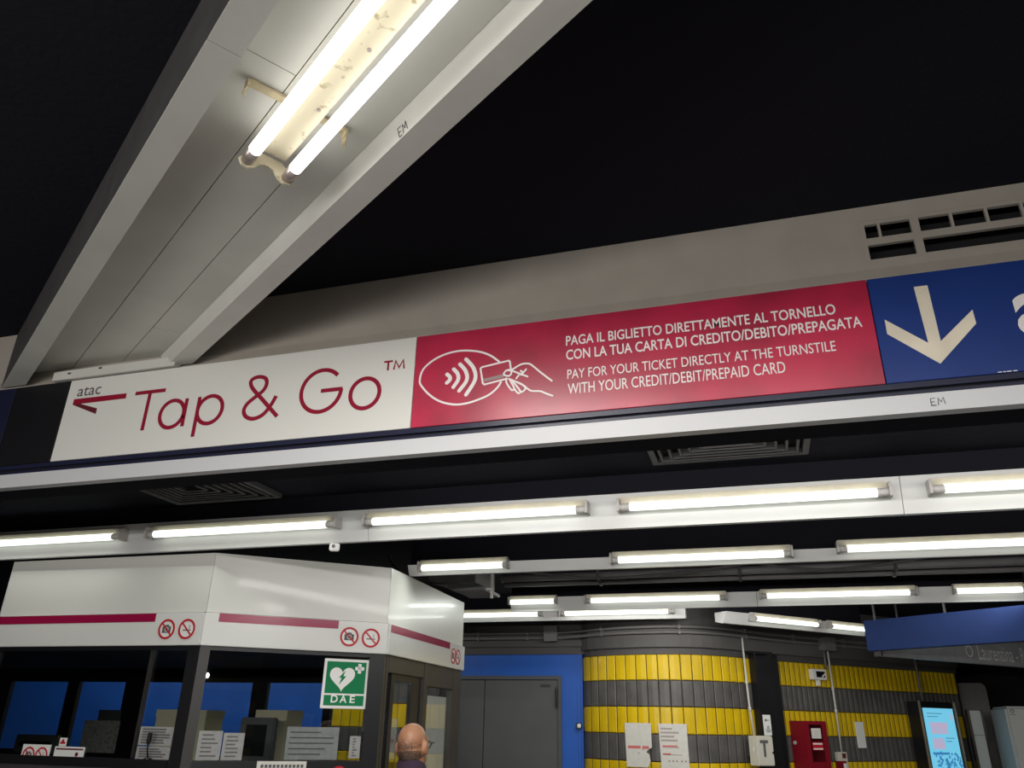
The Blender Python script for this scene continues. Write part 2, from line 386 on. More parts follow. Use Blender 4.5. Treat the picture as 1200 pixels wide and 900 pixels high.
struct(MB().box(-3.283, -2.545, 2.722, 2.765, 3.236, 3.285).build('trim_6', 'rim', bevel=.002), 'pale closing bar at the end of the lamp trough')
b = MB()
for x, z in ((-3.19, 3.262), (-3.0, 3.27)): b.box(x, x+.02, 2.7205, 2.722, z, z+.008)
o = b.build('scuff', 'ink'); o.parent = bpy.data.objects['trim_6']

# --- lamp beams behind the sign
def beam(n, x0, x1, yb, z0, z1, lab, over=.05, depth=.12, frame=None, seams=()):
    bb = MB(frame)
    pr = [(yb-over, z1), (yb, z0), (yb+.03, z0), (yb+depth, z0+.02), (yb+depth, z1)]
    xs = [x0]+list(seams)+[x1]
    for a, c in zip(xs[:-1], xs[1:]): bb.extr(pr, a+.0015, c-.0015)
    bb.extr([(yb-over+.02, z1-.002), (yb+.02, z0+.02), (yb+depth-.02, z0+.03), (yb+depth-.02, z1-.002)], x0+.01, x1-.01, 1)
    bb.box(x0, x1, yb+.02, yb+depth-.02, z1, 3.0, 1)
    return struct(bb.build('trim_%d' % n, ['white', 'black']), lab)
beam(7, -9, 4.5, 4.20, 2.69, 2.872, 'white lamp beam over the booth front', seams=(-5.16, -2.2, .76, 3.72))
beam(8, -2.47, 4.5, 5.41, 2.695, 2.768, 'thin white lamp beam behind the booth front', .04)
beam(9, -2.29, 2.15, 7.45, 2.69, 2.815, 'white lamp beam over the booth door', .04, seams=(.02,))
beam(10, -8.5, -.69, 8.33, 2.705, 2.81, 'white lamp beam before the blue wall', .03)
W45 = fr(.18, 9.68, Q, Q)
beam(11, -1.33, .73, -.62, 2.65, 2.76, 'short slanting lamp beam before the tiled wall', .05, frame=W45)

# ================================================================== LAMPS
def lamp_proto():
    t = thing('tube_lamp', 'lit tube lamp', 'lamp')
    b = MB().box(-.655, .655, -.040, .0, .022, .062); b.build('batten', 'creamclean', t, bevel=.003)
    MB().tube([(-.6, -.058, 0), (.6, -.058, 0)], .023, 12).build('tube', 'tube', t, smooth=True)
    for s in (-1, 1):
        h = MB().tube([(s*.598, -.058, 0), (s*.655, -.058, 0)], .021, 10).build('end_cap', 'holder', t, smooth=True)
        MB().box(s*.66-.007, s*.66+.007, -.082, .0, -.024, .05).build('lamp_holder', 'holder', t, bevel=.003)
    area('tube_light', LAMP_W, 1.18, .03, (.95, 1.0, .93), Matrix.Translation((0, -.066, -.021)) @ Matrix.Rotation(math.radians(-25), 4, 'X'), t)
    return t
LP = lamp_proto(); first = [True]
def place(x, y, z, rz, lab, sx, group):
    if first[0]:
        first[0] = False; LP.location = (x, y, z); LP.rotation_euler = (0, 0, rz); LP.scale = (sx, 1, 1); LP['label'] = lab; LP['group'] = group; return LP
    return dup(LP, (x, y, z), rz, lab, sx, group)
G2 = 'tube lamps on the beam over the booth front'
for x, sx, lab in ((-4.64, 1.0, 'lit tube lamp at the left end of the booth beam, cut by the frame'),
                   (-3.075, 1.05, 'lit tube lamp on the beam above the booth front corner'),
                   (-1.515, 1.03, 'lit tube lamp on the booth beam, just right of the small sensor box'),
                   (.02, 1.03, 'longest lit tube lamp on the booth beam, under the wide ceiling vent'),
                   (1.56, 1.03, 'lit tube lamp at the right end of the booth beam, cut by the frame')):
    place(x, 4.165, 2.783, 0, lab, sx, G2)
G3 = 'tube lamps on the thin middle beam'
place(-2.02, 5.39, 2.735, 0, 'short lit tube lamp at the left of the thin beam, above the booth', .52, G3)
place(-.33, 5.39, 2.737, 0, 'lit tube lamp in the middle of the thin beam', .9, G3)
place(1.15, 5.39, 2.752, 0, 'lit tube lamp at the right of the thin beam, reaching the frame edge', .92, G3)
G4 = 'tube lamps on the beam over the booth door'
place(-2.055, 7.43, 2.768, 0, 'short lit tube lamp at the cut left end of the third beam', .36, G4)
place(-.89, 7.43, 2.764, 0, 'lit tube lamp of the third beam, over the curved tiled wall', .98, G4)
place(.685, 7.43, 2.768, 0, 'lit tube lamp of the third beam, left of the blue hanging panel', .96, G4)
place(1.86, 7.43, 2.768, 0, 'lit tube lamp at the right end of the third beam, above the blue hanging panel', .4, G4)
G5 = 'tube lamps before the blue wall'
place(-2.69, 8.325, 2.768, 0, 'lit tube lamp of the rear beam beside the booth fascia, above the blue wall', .75, G5)
place(-1.40, 8.325, 2.768, 0, 'lit tube lamp at the right end of the rear beam, over the curved wall corner', .9, G5)
for k, x in enumerate((-4.4, -5.9, -7.4)):
    place(x, 8.325, 2.768, 0, 'lit tube lamp of the rear beam hidden behind the booth', .98, G5)
G6 = 'tube lamps on the short slanting beam'
for a, sx, lab in ((-.54, .72, 'left lit tube lamp of the short slanting beam before the tiled wall'), (.42, .50, 'right lit tube lamp of the short slanting beam, touching the blue panel')):
    p = W45 @ Vector((a, -.655, 2.708)); place(p.x, p.y, p.z, math.pi/4, lab, sx, G6)

def twin(a0, a1, label):
    """old twin-tube fitting in the trough: a0 far end, a1 near end (distance along the trough)"""
    F = TR; t = thing('twin_tube_lamp', label, 'lamp', F @ Matrix.Translation((-(a0+a1)/2, .622, 3.32)))
    A, B = -a0, -a1
    MB(F).extr([(.588, 3.32), (.575, 3.283), (.580, 3.276), (.664, 3.276), (.669, 3.283), (.656, 3.32)], A+.03, B-.03).build('batten', 'cream', t)
    for s in (.558, .686):
        MB(F).tube([(A+.062, s, 3.238), (B-.062, s, 3.238)], .0195, 16).build('tube', 'neartube', t, smooth=True)
        area('tube_light', TWIN_W, abs(A-B)-.14, .03, (1, .97, .92), Matrix.Translation((0, s-.622, -.103)), t)
        for e, sg in ((A, 1), (B, -1)):
            c = MB(F).tube([(e, s, 3.238), (e+sg*.064, s, 3.238)], [.0175, .0205], 16).build('end_cap', 'cap', t, smooth=True)
            MB(F).tube([(e-sg*.010, s-.006, 3.238), (e+sg*.002, s-.006, 3.238)], .0035, 8).tube([(e-sg*.010, s+.006, 3.238), (e+sg*.002, s+.006, 3.238)], .0035, 8).build('pin', 'cap', c)
    for e, sg in ((A, 1), (B, -1)):
        pr = [(.534, 3.240), (.545, 3.220), (.566, 3.216), (.584, 3.226), (.600, 3.246), (.622, 3.252), (.644, 3.246), (.660, 3.226), (.678, 3.216), (.699, 3.220), (.710, 3.240), (.690, 3.262), (.664, 3.285), (.622, 3.288), (.580, 3.285), (.554, 3.262)]
        MB(F).extr(pr, e-sg*.006, e+sg*.003).build('saddle_bracket', 'cream', t)
    for e in (A+.235, B-.235):
        st = MB(F).box(e-.013, e+.013, .455, .755, 3.305, 3.313).build('strap', 'tape', t)
        for s, sg in ((.455, -1), (.755, 1)):
            fx = MB(F)
            fx.box(e-.013, e+.013, s-.004, s+.004, 3.285, 3.313)
            for k in range(4):
                x = e-.012+.0065*k; L = random.uniform(.02, .05)
                fx.tube([(x, s, 3.29), (x+random.uniform(-.004, .004), s+sg*.004, 3.29-L*.5), (x+random.uniform(-.008, .008), s+sg*random.uniform(-.002, .008), 3.29-L)], [.0035, .0028, .0012], 5)
            fx.build('frayed_end', 'tape', st)
    b = MB(F)
    for k in range(3): x = A+.30+.28*k; b.tube([(x, .640, 3.272), (x, .640, 3.277)], .006, 10)
    b.build('screw', 'cap', t)
    return t
twin(1.960, .72, 'old twin tube lamp with dusty cream fitting in the slanting trough')
twin(.52, -.72, 'next twin tube lamp along the trough, behind the viewer')
twin(-.92, -2.16, 'last twin tube lamp of the trough, far behind the viewer')

# ================================================================== SIGNS
YS, YP = 2.735, 2.7345
def panel(name, x0, x1, mt, label, cat='sign', grp='sign panels along the fascia beam'):
    t = thing(name, label, cat, fr((x0+x1)/2, 2.765, 1, 0, 2.807), grp)
    MB().box(x0+.001, x1-.001, YS, 2.765, 2.807, 3.229).build('panel', mt, t, bevel=.0015, segs=1)
    return t
GA = panel('sign_panel', -3.168, -1.291, 'signwhite', 'white sign panel with thin crimson lettering and small arrow emblem')
GB = panel('sign_panel', -1.290, .516, 'signred', 'red sign panel with contactless card drawing and two languages of white text')
GC = panel('sign_panel', .517, 2.4, 'signblue', 'blue sign panel with large cream arrow pointing down')
panel('blank_panel', -3.52, -3.169, 'signblack', 'narrow black blank panel left of the white sign', 'panel')
panel('blank_panel', -6.0, -3.521, 'navy', 'dark navy blank panel at the left frame edge', 'panel')
ymk = YS-.0015
def arc(cx, cz, rx, rz, a0=0, a1=360, n=32):
    return [(cx+rx*math.cos(math.radians(a0+(a1-a0)*k/n)), cz+rz*math.sin(math.radians(a0+(a1-a0)*k/n))) for k in range(n+(0 if abs(a1-a0) == 360 else 1))]
WD = .0185
b = MB()
b.ribbon([(-2.748, 3.115), (-2.574, 3.115)], WD, ymk); b.ribbon([(-2.661, 3.112), (-2.661, 2.919)], WD, ymk)
b.ribbon(arc(-2.510, 2.987, .066, .068), WD, ymk, True); b.ribbon([(-2.439, 3.058), (-2.439, 2.919)], WD, ymk)
b.ribbon([(-2.369, 3.058), (-2.369, 2.862)], WD, ymk); b.ribbon(arc(-2.302, 2.988, .067, .068), WD, ymk, True)
b.build('lettering', 'crimson', GA); b = MB()
b.ribbon(smoothline([(-1.938, 2.920), (-2.024, 3.006), (-2.085, 3.066), (-2.104, 3.098), (-2.098, 3.117), (-2.066, 3.126), (-2.030, 3.115), (-2.018, 3.088), (-2.030, 3.055), (-2.066, 3.027), (-2.104, 2.997), (-2.117, 2.965), (-2.100, 2.934), (-2.060, 2.920), (-2.015, 2.934), (-1.982, 2.972), (-1.958, 3.020)], 4), WD, ymk)
b.build('ampersand', 'crimson', GA); b = MB()
b.ribbon(arc(-1.732, 3.021, .099, .100, 42, 360, 36), WD, ymk); b.ribbon([(-1.733, 3.020), (-1.628, 3.020)], WD, ymk)
b.ribbon(arc(-1.516, 2.986, .069, .070), WD, ymk, True)
b.build('lettering', 'crimson', GA)
b = MB(); w_ = .0085
b.ribbon([(-1.437, 3.125), (-1.396, 3.125)], w_, ymk); b.ribbon([(-1.4165, 3.122), (-1.4165, 3.083)], w_, ymk)
b.ribbon([(-1.388, 3.083), (-1.382, 3.125), (-1.364, 3.090), (-1.346, 3.125), (-1.340, 3.083)], w_*.85, ymk)
b.build('trademark_letters', 'crimson', GA)
text('operator_lettering', 'atac', 'inkgrey', GA, ID, -3.106, -2.965, 3.136, 3.184, ymk+.0012)
b = MB(); b.prism([(-3.118, 3.124), (-2.802, 3.123), (-2.800, 3.096), (-3.119, 3.095)], ymk, ymk+.0012)
b.prism([(-3.119, 3.0945), (-3.070, 3.0945), (-2.961, 3.060), (-2.961, 3.031)], ymk, ymk+.0012, 1)
b.build('arrow_emblem', ['crimson', 'crimsondark'], GA)
# red panel drawing
ell = [(-1.262, 3.013), (-1.260, 3.041), (-1.248, 3.070), (-1.223, 3.094), (-1.192, 3.113), (-1.157, 3.126), (-1.122, 3.133), (-1.083, 3.135), (-1.045, 3.131), (-1.006, 3.122), (-.974, 3.110), (-.942, 3.091), (-.909, 3.062)]
el2 = [(-.899, 2.973), (-.911, 2.952), (-.932, 2.931), (-.956, 2.916), (-.986, 2.905), (-1.028, 2.894), (-1.059, 2.890), (-1.090, 2.890), (-1.125, 2.897), (-1.160, 2.910), (-1.193, 2.930), (-1.224, 2.957), (-1.247, 2.984), (-1.259, 3.002), (-1.262, 3.013)]
b = MB(); b.ribbon(smoothline(ell, 3), .0085, ymk); b.ribbon(smoothline(el2, 3), .0085, ymk); b.build('oval_outline', 'printwhite', GB)
for wv in ([(-1.139, 3.032), (-1.127, 3.020), (-1.125, 3.006), (-1.138, 2.993)], [(-1.110, 3.052), (-1.092, 3.030), (-1.088, 3.002), (-1.108, 2.970)],
           [(-1.083, 3.072), (-1.056, 3.037), (-1.050, 2.995), (-1.081, 2.951)], [(-1.057, 3.092), (-1.022, 3.047), (-1.013, 2.994), (-1.050, 2.930)]):
    MB().ribbon(smoothline(wv, 6), .0165, ymk, rc=True).build('contactless_wave', 'printwhite', GB)
cdm = MB(); cdm.ribbon([(-.858, 3.014), (-.864, 3.058), (-.869, 3.063), (-.985, 3.047), (-.991, 3.041), (-.979, 2.974), (-.972, 2.967), (-.872, 2.983)], .0075, ymk); cdm.build('card_outline', 'printwhite', GB)
MB().prism([(-.977, 2.993), (-.891, 3.005), (-.888, 2.989), (-.974, 2.978)], ymk, ymk+.0012).build('card_stripe', 'printgrey', GB)
hd = MB()
for st in ([(-.858, 3.018), (-.840, 3.028), (-.818, 3.039), (-.797, 3.041), (-.779, 3.037), (-.761, 3.022), (-.734, 2.995), (-.687, 2.952)],
           [(-.873, 3.019), (-.855, 3.016), (-.788, 2.982)], [(-.794, 3.015), (-.806, 3.002), (-.815, 2.992)], [(-.817, 3.011), (-.806, 3.001)], [(-.825, 2.992), (-.835, 2.979)],
           [(-.877, 2.983), (-.877, 2.966), (-.865, 2.944), (-.852, 2.928), (-.844, 2.938), (-.863, 2.977)], [(-.844, 2.938), (-.835, 2.922), (-.824, 2.912), (-.818, 2.922), (-.849, 2.966)],
           [(-.818, 2.922), (-.811, 2.916), (-.802, 2.921), (-.796, 2.933), (-.811, 2.950), (-.831, 2.962)],
           [(-.866, 2.980), (-.838, 2.965), (-.805, 2.945), (-.787, 2.928), (-.769, 2.916), (-.734, 2.911), (-.711, 2.899), (-.684, 2.886)]):
    hd.ribbon(smoothline(st, 4) if len(st) > 3 else st, .0072, ymk, rc=True)
hd.ribbon([(-.888, 3.008), (-.879, 3.019), (-.867, 3.021), (-.856, 3.013), (-.857, 3.000), (-.866, 2.993), (-.878, 2.995), (-.888, 3.000)], .0072, ymk, True)
hd.build('hand_outline', 'printwhite', GB)
text('text_line', 'PAGA IL BIGLIETTO DIRETTAMENTE AL TORNELLO', 'printwhite', GB, ID, -.627, .394, 3.100, 3.144, ymk+.0012, .013)
text('text_line', 'CON LA TUA CARTA DI CREDITO/DEBITO/PREPAGATA', 'printwhite', GB, ID, -.627, .475, 3.036, 3.081, ymk+.0012, .013)
text('text_line', 'PAY FOR YOUR TICKET DIRECTLY AT THE TURNSTILE', 'printwhite', GB, ID, -.623, .374, 2.952, 2.993, ymk+.0012, .002)
text('text_line', 'WITH YOUR CREDIT/DEBIT/PREPAID CARD', 'printwhite', GB, ID, -.622, .193, 2.886, 2.932, ymk+.0012, .002)
MB().prism([(.667, 3.173), (.712, 3.173), (.714, 2.947), (.834, 3.055), (.835, 3.000), (.697, 2.862), (.550, 2.997), (.551, 3.055), (.674, 2.945)], ymk, ymk+.0012).build('down_arrow', 'printcream', GC)
text('lettering', 'a', 'printwhite', GC, ID, .958, 1.085, 2.935, 3.095, ymk+.0012, .02)
b = MB()
for k, (x, wd) in enumerate(((.862, .012), (.878, .008), (.889, .014), (.908, .012))): b.box(x, x+wd, ymk, ymk+.0012, 2.8085, 2.8115)
b.build('small_print', 'printwhite', GC)

# --- ventilation grille let into the fascia
g = thing('ventilation_grille', 'grey slotted ventilation grille set in the fascia above the blue sign', 'grille', fr(.92, 2.765, 1, 0, 3.31))
b = MB()
zs = ((3.313, 3.329), (3.393, 3.424), (3.485, 3.502))
for z0, z1 in zs: b.box(.53, 1.315, 2.7665, 2.782, z0, z1)
for x0, x1, lo in ((.53, .551, 1), (.711, .741, 1), (1.295, 1.315, 1), (.597, .606, 0), (.846, .856, 0), (.963, .973, 0), (1.080, 1.090, 0), (1.197, 1.207, 0)):
    b.box(x0, x1, 2.7668, 2.7815, 3.329 if lo else 3.424, 3.485)
b.build('grille_frame', 'fascia', g)
MB().box(.53, 1.315, 2.85, 2.858, 3.313, 3.502).build('backing', 'void', g)

# --- square concentric ceiling vents
def vent(x, y, label, s=.39):
    t = thing('ceiling_vent', label, 'vent', fr(x, y, 1, 0, 2.98), 'square ceiling vents behind the sign')
    b = MB()
    def frame_ring(h, wd, z0, z1, bb):
        o_, i_ = h, h-wd
        for (a0, a1, c0, c1) in ((-o_, o_, -o_, -i_), (-o_, o_, i_, o_), (-o_, -i_, -i_, i_), (i_, o_, -i_, i_)): bb.box(x+a0, x+a1, y+c0, y+c1, z0, z1)
    frame_ring(s, .03, 2.970, 2.998, b); b.build('frame', 'clutter', t)
    for k in range(6):
        bb = MB(); frame_ring(s-.05-.052*k, .012, 2.966-.003*k, 2.995, bb); bb.build('slat', 'clutter', t)
    return t
vent(-.055, 3.60, 'dark square ceiling vent behind the red sign, right of the middle')
vent(-3.18, 3.72, 'dark square ceiling vent behind the white sign, above the booth')

# ================================================================== TICKET BOOTH
A0, AB, BC, C1, DL = (-5.05, 4.30), (-3.37, 4.32), (-2.45, 5.06), (-2.54, 6.80), (-8.0, 6.80)
def face(p, q): return fr(p[0], p[1], q[0]-p[0], q[1]-p[1]), math.hypot(q[0]-p[0], q[1]-p[1])
FA, LA = face(A0, AB); FB, LB = face(AB, BC); FC, LC = face(BC, C1); FD, LD = face(DL, A0)
BO = thing('ticket_booth', 'white topped ticket booth with dark glazed sides and red stripes', 'booth', fr(-4.6, 5.6, 1, 0))
poly = [A0, AB, BC, C1, DL]
def inset(p, d):
    cx = sum(q[0] for q in poly)/5; cy = sum(q[1] for q in poly)/5; v = Vector((cx-p[0], cy-p[1])).normalized()*d
    return (p[0]+v.x, p[1]+v.y)
MB().slab([inset(p, .07) for p in poly], 2.60, 2.66).build('roof', 'clutter', BO)
MB().slab([inset(p, .07) for p in poly], 2.125, 2.15).build('inner_ceiling', 'wallgrey', BO)
MB().slab([inset(p, .07) for p in poly], .0, .25).build('raised_floor', 'clutter', BO)
for Fm, L in ((FA, LA), (FB, LB), (FC, LC), (FD, LD)):
    MB(Fm).box(.001, L-.001, -.004, .03, 2.313, 2.69).build('upper_fascia', 'boothwhite', BO)
    MB(Fm).box(-.004, L+.004, -.024, .03, 2.11, 2.309).build('lower_fascia', 'boothlower', BO, bevel=.004)
for Fm, x0, x1 in ((FA, -.0, 1.322), (FB, .082, .845), (FC, .02, 1.325)):
    MB(Fm).box(x0, x1, -.0255, -.0235, 2.255, 2.3075).build('red_stripe', 'stripe', BO)
def no_camera(b, cx, cz, r, y):
    b.box(cx-.66*r, cx+.62*r, y+.0002, y+.0012, cz-.46*r, cz+.34*r, 1); b.box(cx-.28*r, cx+.28*r, y+.0002, y+.0012, cz+.34*r, cz+.54*r, 1)
    ring(b, cx, cz-.04*r, .26*r, .07*r, y-.0004, 2)
def no_smoke(b, cx, cz, r, y):
    b.box(cx-.6*r, cx+.35*r, y+.0002, y+.0012, cz-.2*r, cz-.06*r, 1); b.box(cx+.40*r, cx+.6*r, y+.0002, y+.0012, cz-.2*r, cz-.06*r, 1)
    b.ribbon(smoothline([(cx+.5*r, cz), (cx+.3*r, cz+.15*r), (cx+.45*r, cz+.3*r), (cx+.2*r, cz+.45*r)], 4), .05*r, y, m=1)
def prohib(Fm, cx, cz, r, kind, par, name, label, yb=-.0245):
    b = MB(Fm); b.disc(cx, cz, r*.98, yb-.0008, 0, 28, .0008)
    (no_camera if kind == 'c' else no_smoke)(b, cx, cz, r*.8, yb-.002)
    ring(b, cx, cz, r*.90, r*.21, yb-.0034, 3)
    b.ribbon([(cx-.62*r, cz+.62*r), (cx+.62*r, cz-.62*r)], r*.15, yb-.003, m=3)
    return b.build(name, ['stickerwhite', 'printdark', 'stickerwhite', 'red'], par, label=label)
for Fm, xc, xs in ((FA, 1.424, 1.576), (FB, .924, 1.07), (FC, 1.42, 1.55)):
    prohib(Fm, xc, 2.208, .062, 'c', BO, 'no_camera_symbol', 'round red no photography sticker')
    prohib(Fm, xs, 2.207, .062, 's', BO, 'no_smoking_symbol', 'round red no smoking sticker')
# posts at the corners
for Fm, x0, x1, mt in ((FA, 1.595, LA, 'blackmetal'), (FB, 0, .062, 'darkpost'), (FB, LB-.10, LB, 'blackmetal'), (FC, 0, .032, 'olive'), (FA, 0, .06, 'blackmetal'), (FC, LC-.22, LC, 'olive')):
    MB(Fm).box(x0, x1, -.002, .055, .25, 2.11).build('post', mt, BO)
MB(FA).box(1.315, 1.327, .0, .03, 1.46, 2.09).build('glazing_bead', 'darkpost', BO)
for Fm, x0, x1 in ((FA, .06, 1.595), (FB, .062, LB-.10)):
    MB(Fm).box(x0, x1, .0, .05, 2.085, 2.11).build('head_rail', 'blackmetal', BO)
    MB(Fm).box(x0, x1, -.02, .06, 1.405, 1.455).build('sill_rail', 'blackmetal', BO, bevel=.004)
    MB(Fm).box(x0, x1, .0, .05, .25, 1.405).build('lower_panel', 'clutter', BO)
    MB(Fm).box(x0, x1, .022, .028, 1.455, 2.085).build('glass_pane', 'glass', BO)
MB(FD).box(.06, LD-.06, .0, .05, .25, 2.11).build('side_panel', 'blackmetal', BO)
for Fm, L in ((FA, LA), (FB, LB), (FC, LC)): MB(Fm).box(0, L, .01, .06, 0, .25).build('plinth', 'clutter', BO)
# door side
MB(FC).box(.085, .80, .0, .06, 2.0, 2.11).build('door_header', 'olive', BO, bevel=.003)
MB(FC).box(.80, .885, -.004, .06, .25, 2.11).build('door_post', 'olive', BO, bevel=.003)
MB(FC).box(.045, .085, .0, .06, .25, 2.11).build('door_post', 'olive', BO, bevel=.003)
MB(FC).box(.885, LC-.22, .0, .06, 1.945, 2.11).build('window_header', 'olive', BO, bevel=.003)
MB(FC).box(.885, LC-.22, .0, .06, .25, 1.1).build('lower_panel', 'olive', BO)
MB(FC).box(.885, LC-.22, .025, .03, 1.1, 1.945).build('glass_pane', 'glass', BO)
MB(FC).box(1.0, 1.46, .032, .034, 1.1, 1.882).build('pale_sheet', 'paper', BO, label='pale sheet behind the window')  # flat pale sheet just inside the window pane
d = MB(FC).box(.20, .265, .02, .055, .27, 2.0).box(.612, .80, .02, .055, .27, 2.0).box(.265, .612, .02, .055, .27, .40).box(.265, .612, .02, .055, 1.955, 2.0).build('door', 'blackmetal', BO)
MB(FC).box(.265, .612, .034, .04, .40, 1.955).build('door_glass', 'glass', d)
MB(FC).tube([(.66, .0, 1.0), (.66, -.05, 1.02), (.66, -.05, 1.28), (.66, .0, 1.30)], .012).build('door_handle', 'brass', d)
MB(FC).box(.085, .20, .034, .04, .27, 2.0).build('glass_pane', 'glass', BO)
# rear wall with windows
b = MB()
b.box(-8, -2.54, 6.75, 6.80, 2.0, 2.125); b.box(-8, -2.54, 6.75, 6.80, .25, 1.37)
for x0, x1 in ((-8, -7.53), (-6.785, -6.645), (-6.07, -5.825), (-4.61, -4.447), (-3.84, -3.765), (-2.72, -2.54)): b.box(x0, x1, 6.75, 6.80, 1.37, 2.0)
b.build('rear_frame', 'blackmetal', BO)
for x0, x1 in ((-7.53, -6.785), (-6.645, -6.07), (-5.825, -4.61), (-4.447, -3.84), (-3.765, -2.72)):
    MB().box(x0, x1, 6.772, 6.777, 1.37, 2.0).build('rear_pane', 'glass', BO)
# desk inside
t = thing('desk', 'dark desk running along inside the booth', 'desk', fr(-4.9, 5.7, 1, 0, .25))
MB().box(-6.6, -3.45, 5.35, 6.2, 1.31, 1.345).build('desk_top', 'clutter', t)
for x in (-6.55, -5.0, -3.5): MB().box(x, x+.04, 5.4, 6.15, .25, 1.31).build('leg', 'clutter', t)
def mon(x0, x1, y, z0, z1, label):
    t = thing('monitor', label, 'monitor', fr((x0+x1)/2, y, 1, 0, 1.345), 'monitors in the booth')
    MB().box(x0, x1, y-.03, y+.03, z0, z1).build('housing', 'monitor', t, bevel=.01)
    MB().box((x0+x1)/2-.03, (x0+x1)/2+.03, y-.01, y+.02, 1.36, z0+.02).build('stand', 'monitor', t)
    MB().box((x0+x1)/2-.1, (x0+x1)/2+.1, y-.08, y+.08, 1.345, 1.36).build('foot', 'monitor', t, bevel=.004)
    MB().box(x0+.06, x1-.06, y-.032, y-.03, z0+.05, z1-.05).build('back_vents', 'blackmetal', t)
mon(-3.865, -3.565, 5.6, 1.385, 1.70, 'grey monitor seen from behind in the right booth pane')
mon(-6.45, -5.98, 6.0, 1.36+.02, 1.525, 'low grey monitor at the left of the booth, under the blue window')
def carton(x0, x1, z1, y, label):
    t = thing('carton', label, 'box', fr((x0+x1)/2, y, 1, 0, 1.345), 'cream cartons on the booth desk')
    MB().box(x0, x1, y-.12, y+.12, 1.345, z1-.05).build('tray', 'cardboard', t, bevel=.003)
    MB().box(x0-.006, x1+.006, y-.126, y+.126, z1-.06, z1).build('lid', 'cardboard', t, bevel=.003)
    MB().box((x0+x1)/2-.02, (x0+x1)/2+.09, y-.1275, y-.126, z1-.16, z1-.08).build('paper_tag', 'paper', t)
carton(-4.93, -4.44, 1.748, 6.03, 'wide cream carton on the booth desk, behind the corner post')
carton(-3.96, -3.68, 1.757, 6.03, 'small cream carton on the booth desk, left of the yellow tiles seen through the glass')
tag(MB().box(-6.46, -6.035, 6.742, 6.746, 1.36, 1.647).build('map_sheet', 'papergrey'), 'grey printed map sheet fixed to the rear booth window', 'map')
tag(MB().box(-6.32, -6.05, 6.7465, 6.7495, 1.62, 1.742).build('notice_board', 'monitor'), 'dark grey board behind the map sheet', 'board')
def sheet(Fm, x0, x1, z0, z1, y, label, nm='paper_sheet', lines=6):
    t = thing(nm, label, 'paper', Fm @ Matrix.Translation(((x0+x1)/2, y, z0)), 'printed sheets taped inside the booth glass')
    MB(Fm).box(x0, x1, y, y+.0015, z0, z1).build('page', 'sheetgrey', t)
    b = MB(Fm); n = lines
    for k in range(n):
        zz = z1-(k+1)*(z1-z0)/(n+1); b.box(x0+.02, x1-.02-random.random()*.3*(x1-x0), y-.0012, y-.0002, zz-.004, zz+.004)
    b.build('print_lines', 'printdark', t)
sheet(FA, 1.340, 1.585, 1.532, 1.637, .012, 'printed sheet on the front glass, above another, left of the corner post')
sheet(FA, 1.340, 1.585, 1.457, 1.526, .012, 'lower printed sheet on the front glass, left of the corner post', lines=4)
sheet(FB, .078, .215, 1.458, 1.62, .012, 'pale printed sheet on the angled glass beside the corner post')
sheet(FB, .222, .345, 1.458, 1.61, .012, 'second pale printed sheet on the angled glass from the corner post')
sheet(FB, .60, .93, 1.46, 1.65, .034, 'wide pale sheet hung inside the angled glass, under the green sign', lines=5)
sheet(FB, 1.0, 1.07, 1.47, 1.60, .012, 'small printed sheet at the right end of the angled glass', lines=7)
t = thing('microphone', 'black gooseneck microphone standing on the front sill before the printed sheets', 'microphone', FA @ Matrix.Translation((1.452, -.03, 1.455)))
MB(FA).tube([(1.452, -.012, 1.4555), (1.452, -.012, 1.464)], .022, 16).build('base', 'blackmetal', t)
MB(FA).tube([(1.452, -.012, 1.464), (1.453, -.03, 1.51), (1.455, -.035, 1.545)], .0045).build('neck', 'blackmetal', t)
MB(FA).tube([(1.455, -.035, 1.54), (1.457, -.036, 1.56), (1.461, -.04, 1.603)], [.009, .0145, .013], 12).build('head', 'bezel', t)
t = thing('shelf', 'narrow dark shelf inside the booth front glass', 'shelf', fr(-4.2, 4.6, 1, 0, 1.31))
MB().box(-4.9, -3.55, 4.42, 4.80, 1.31, 1.345).build('board', 'clutter', t)
MB().box(-4.6, -4.56, 4.42, 4.75, .25, 1.31).box(-3.75, -3.71, 4.5, 4.78, .25, 1.31).build('bracket', 'clutter', t)
# notices outside on the glass
t = thing('notice', 'white notice with two round prohibition symbols on the front booth glass', 'notice', FA @ Matrix.Translation((.57, .0, 1.46)))
MB(FA).box(.462, .683, .016, .0195, 1.2, 1.517).build('card', 'stickerwhite', t)
prohib(FA, .523, 1.455, .048, 'c', t, 'no_food_symbol', None, .0158); prohib(FA, .625, 1.455, .048, 's', t, 'no_smoking_symbol', None, .0158)
MB(FA).box(.48, .66, .0150, .0158, 1.380, 1.388).box(.48, .63, .0150, .0158, 1.36, 1.368).build('print_lines', 'printgrey', t)
t = thing('notice', 'white warning notice with walking figure and triangle on the front booth glass', 'notice', FA @ Matrix.Translation((.83, .0, 1.46)))
MB(FA).box(.718, .948, .016, .0195, 1.2, 1.510).build('card', 'stickerwhite', t)
MB(FA).box(.728, .938, .0150, .0158, 1.492, 1.501).build('heading_bar', 'crimsondark', t)
b = MB(FA); b.disc(.895, 1.468, .012, .0148)
for st, wd in (([(.893, 1.452), (.888, 1.405)], .028), ([(.888, 1.448), (.868, 1.425), (.866, 1.405)], .010), ([(.898, 1.448), (.906, 1.425), (.912, 1.408)], .010), ([(.882, 1.410), (.878, 1.375), (.866, 1.33)], .013), ([(.893, 1.410), (.899, 1.37), (.905, 1.33)], .013)):
    b.ribbon(st, wd, .0148)
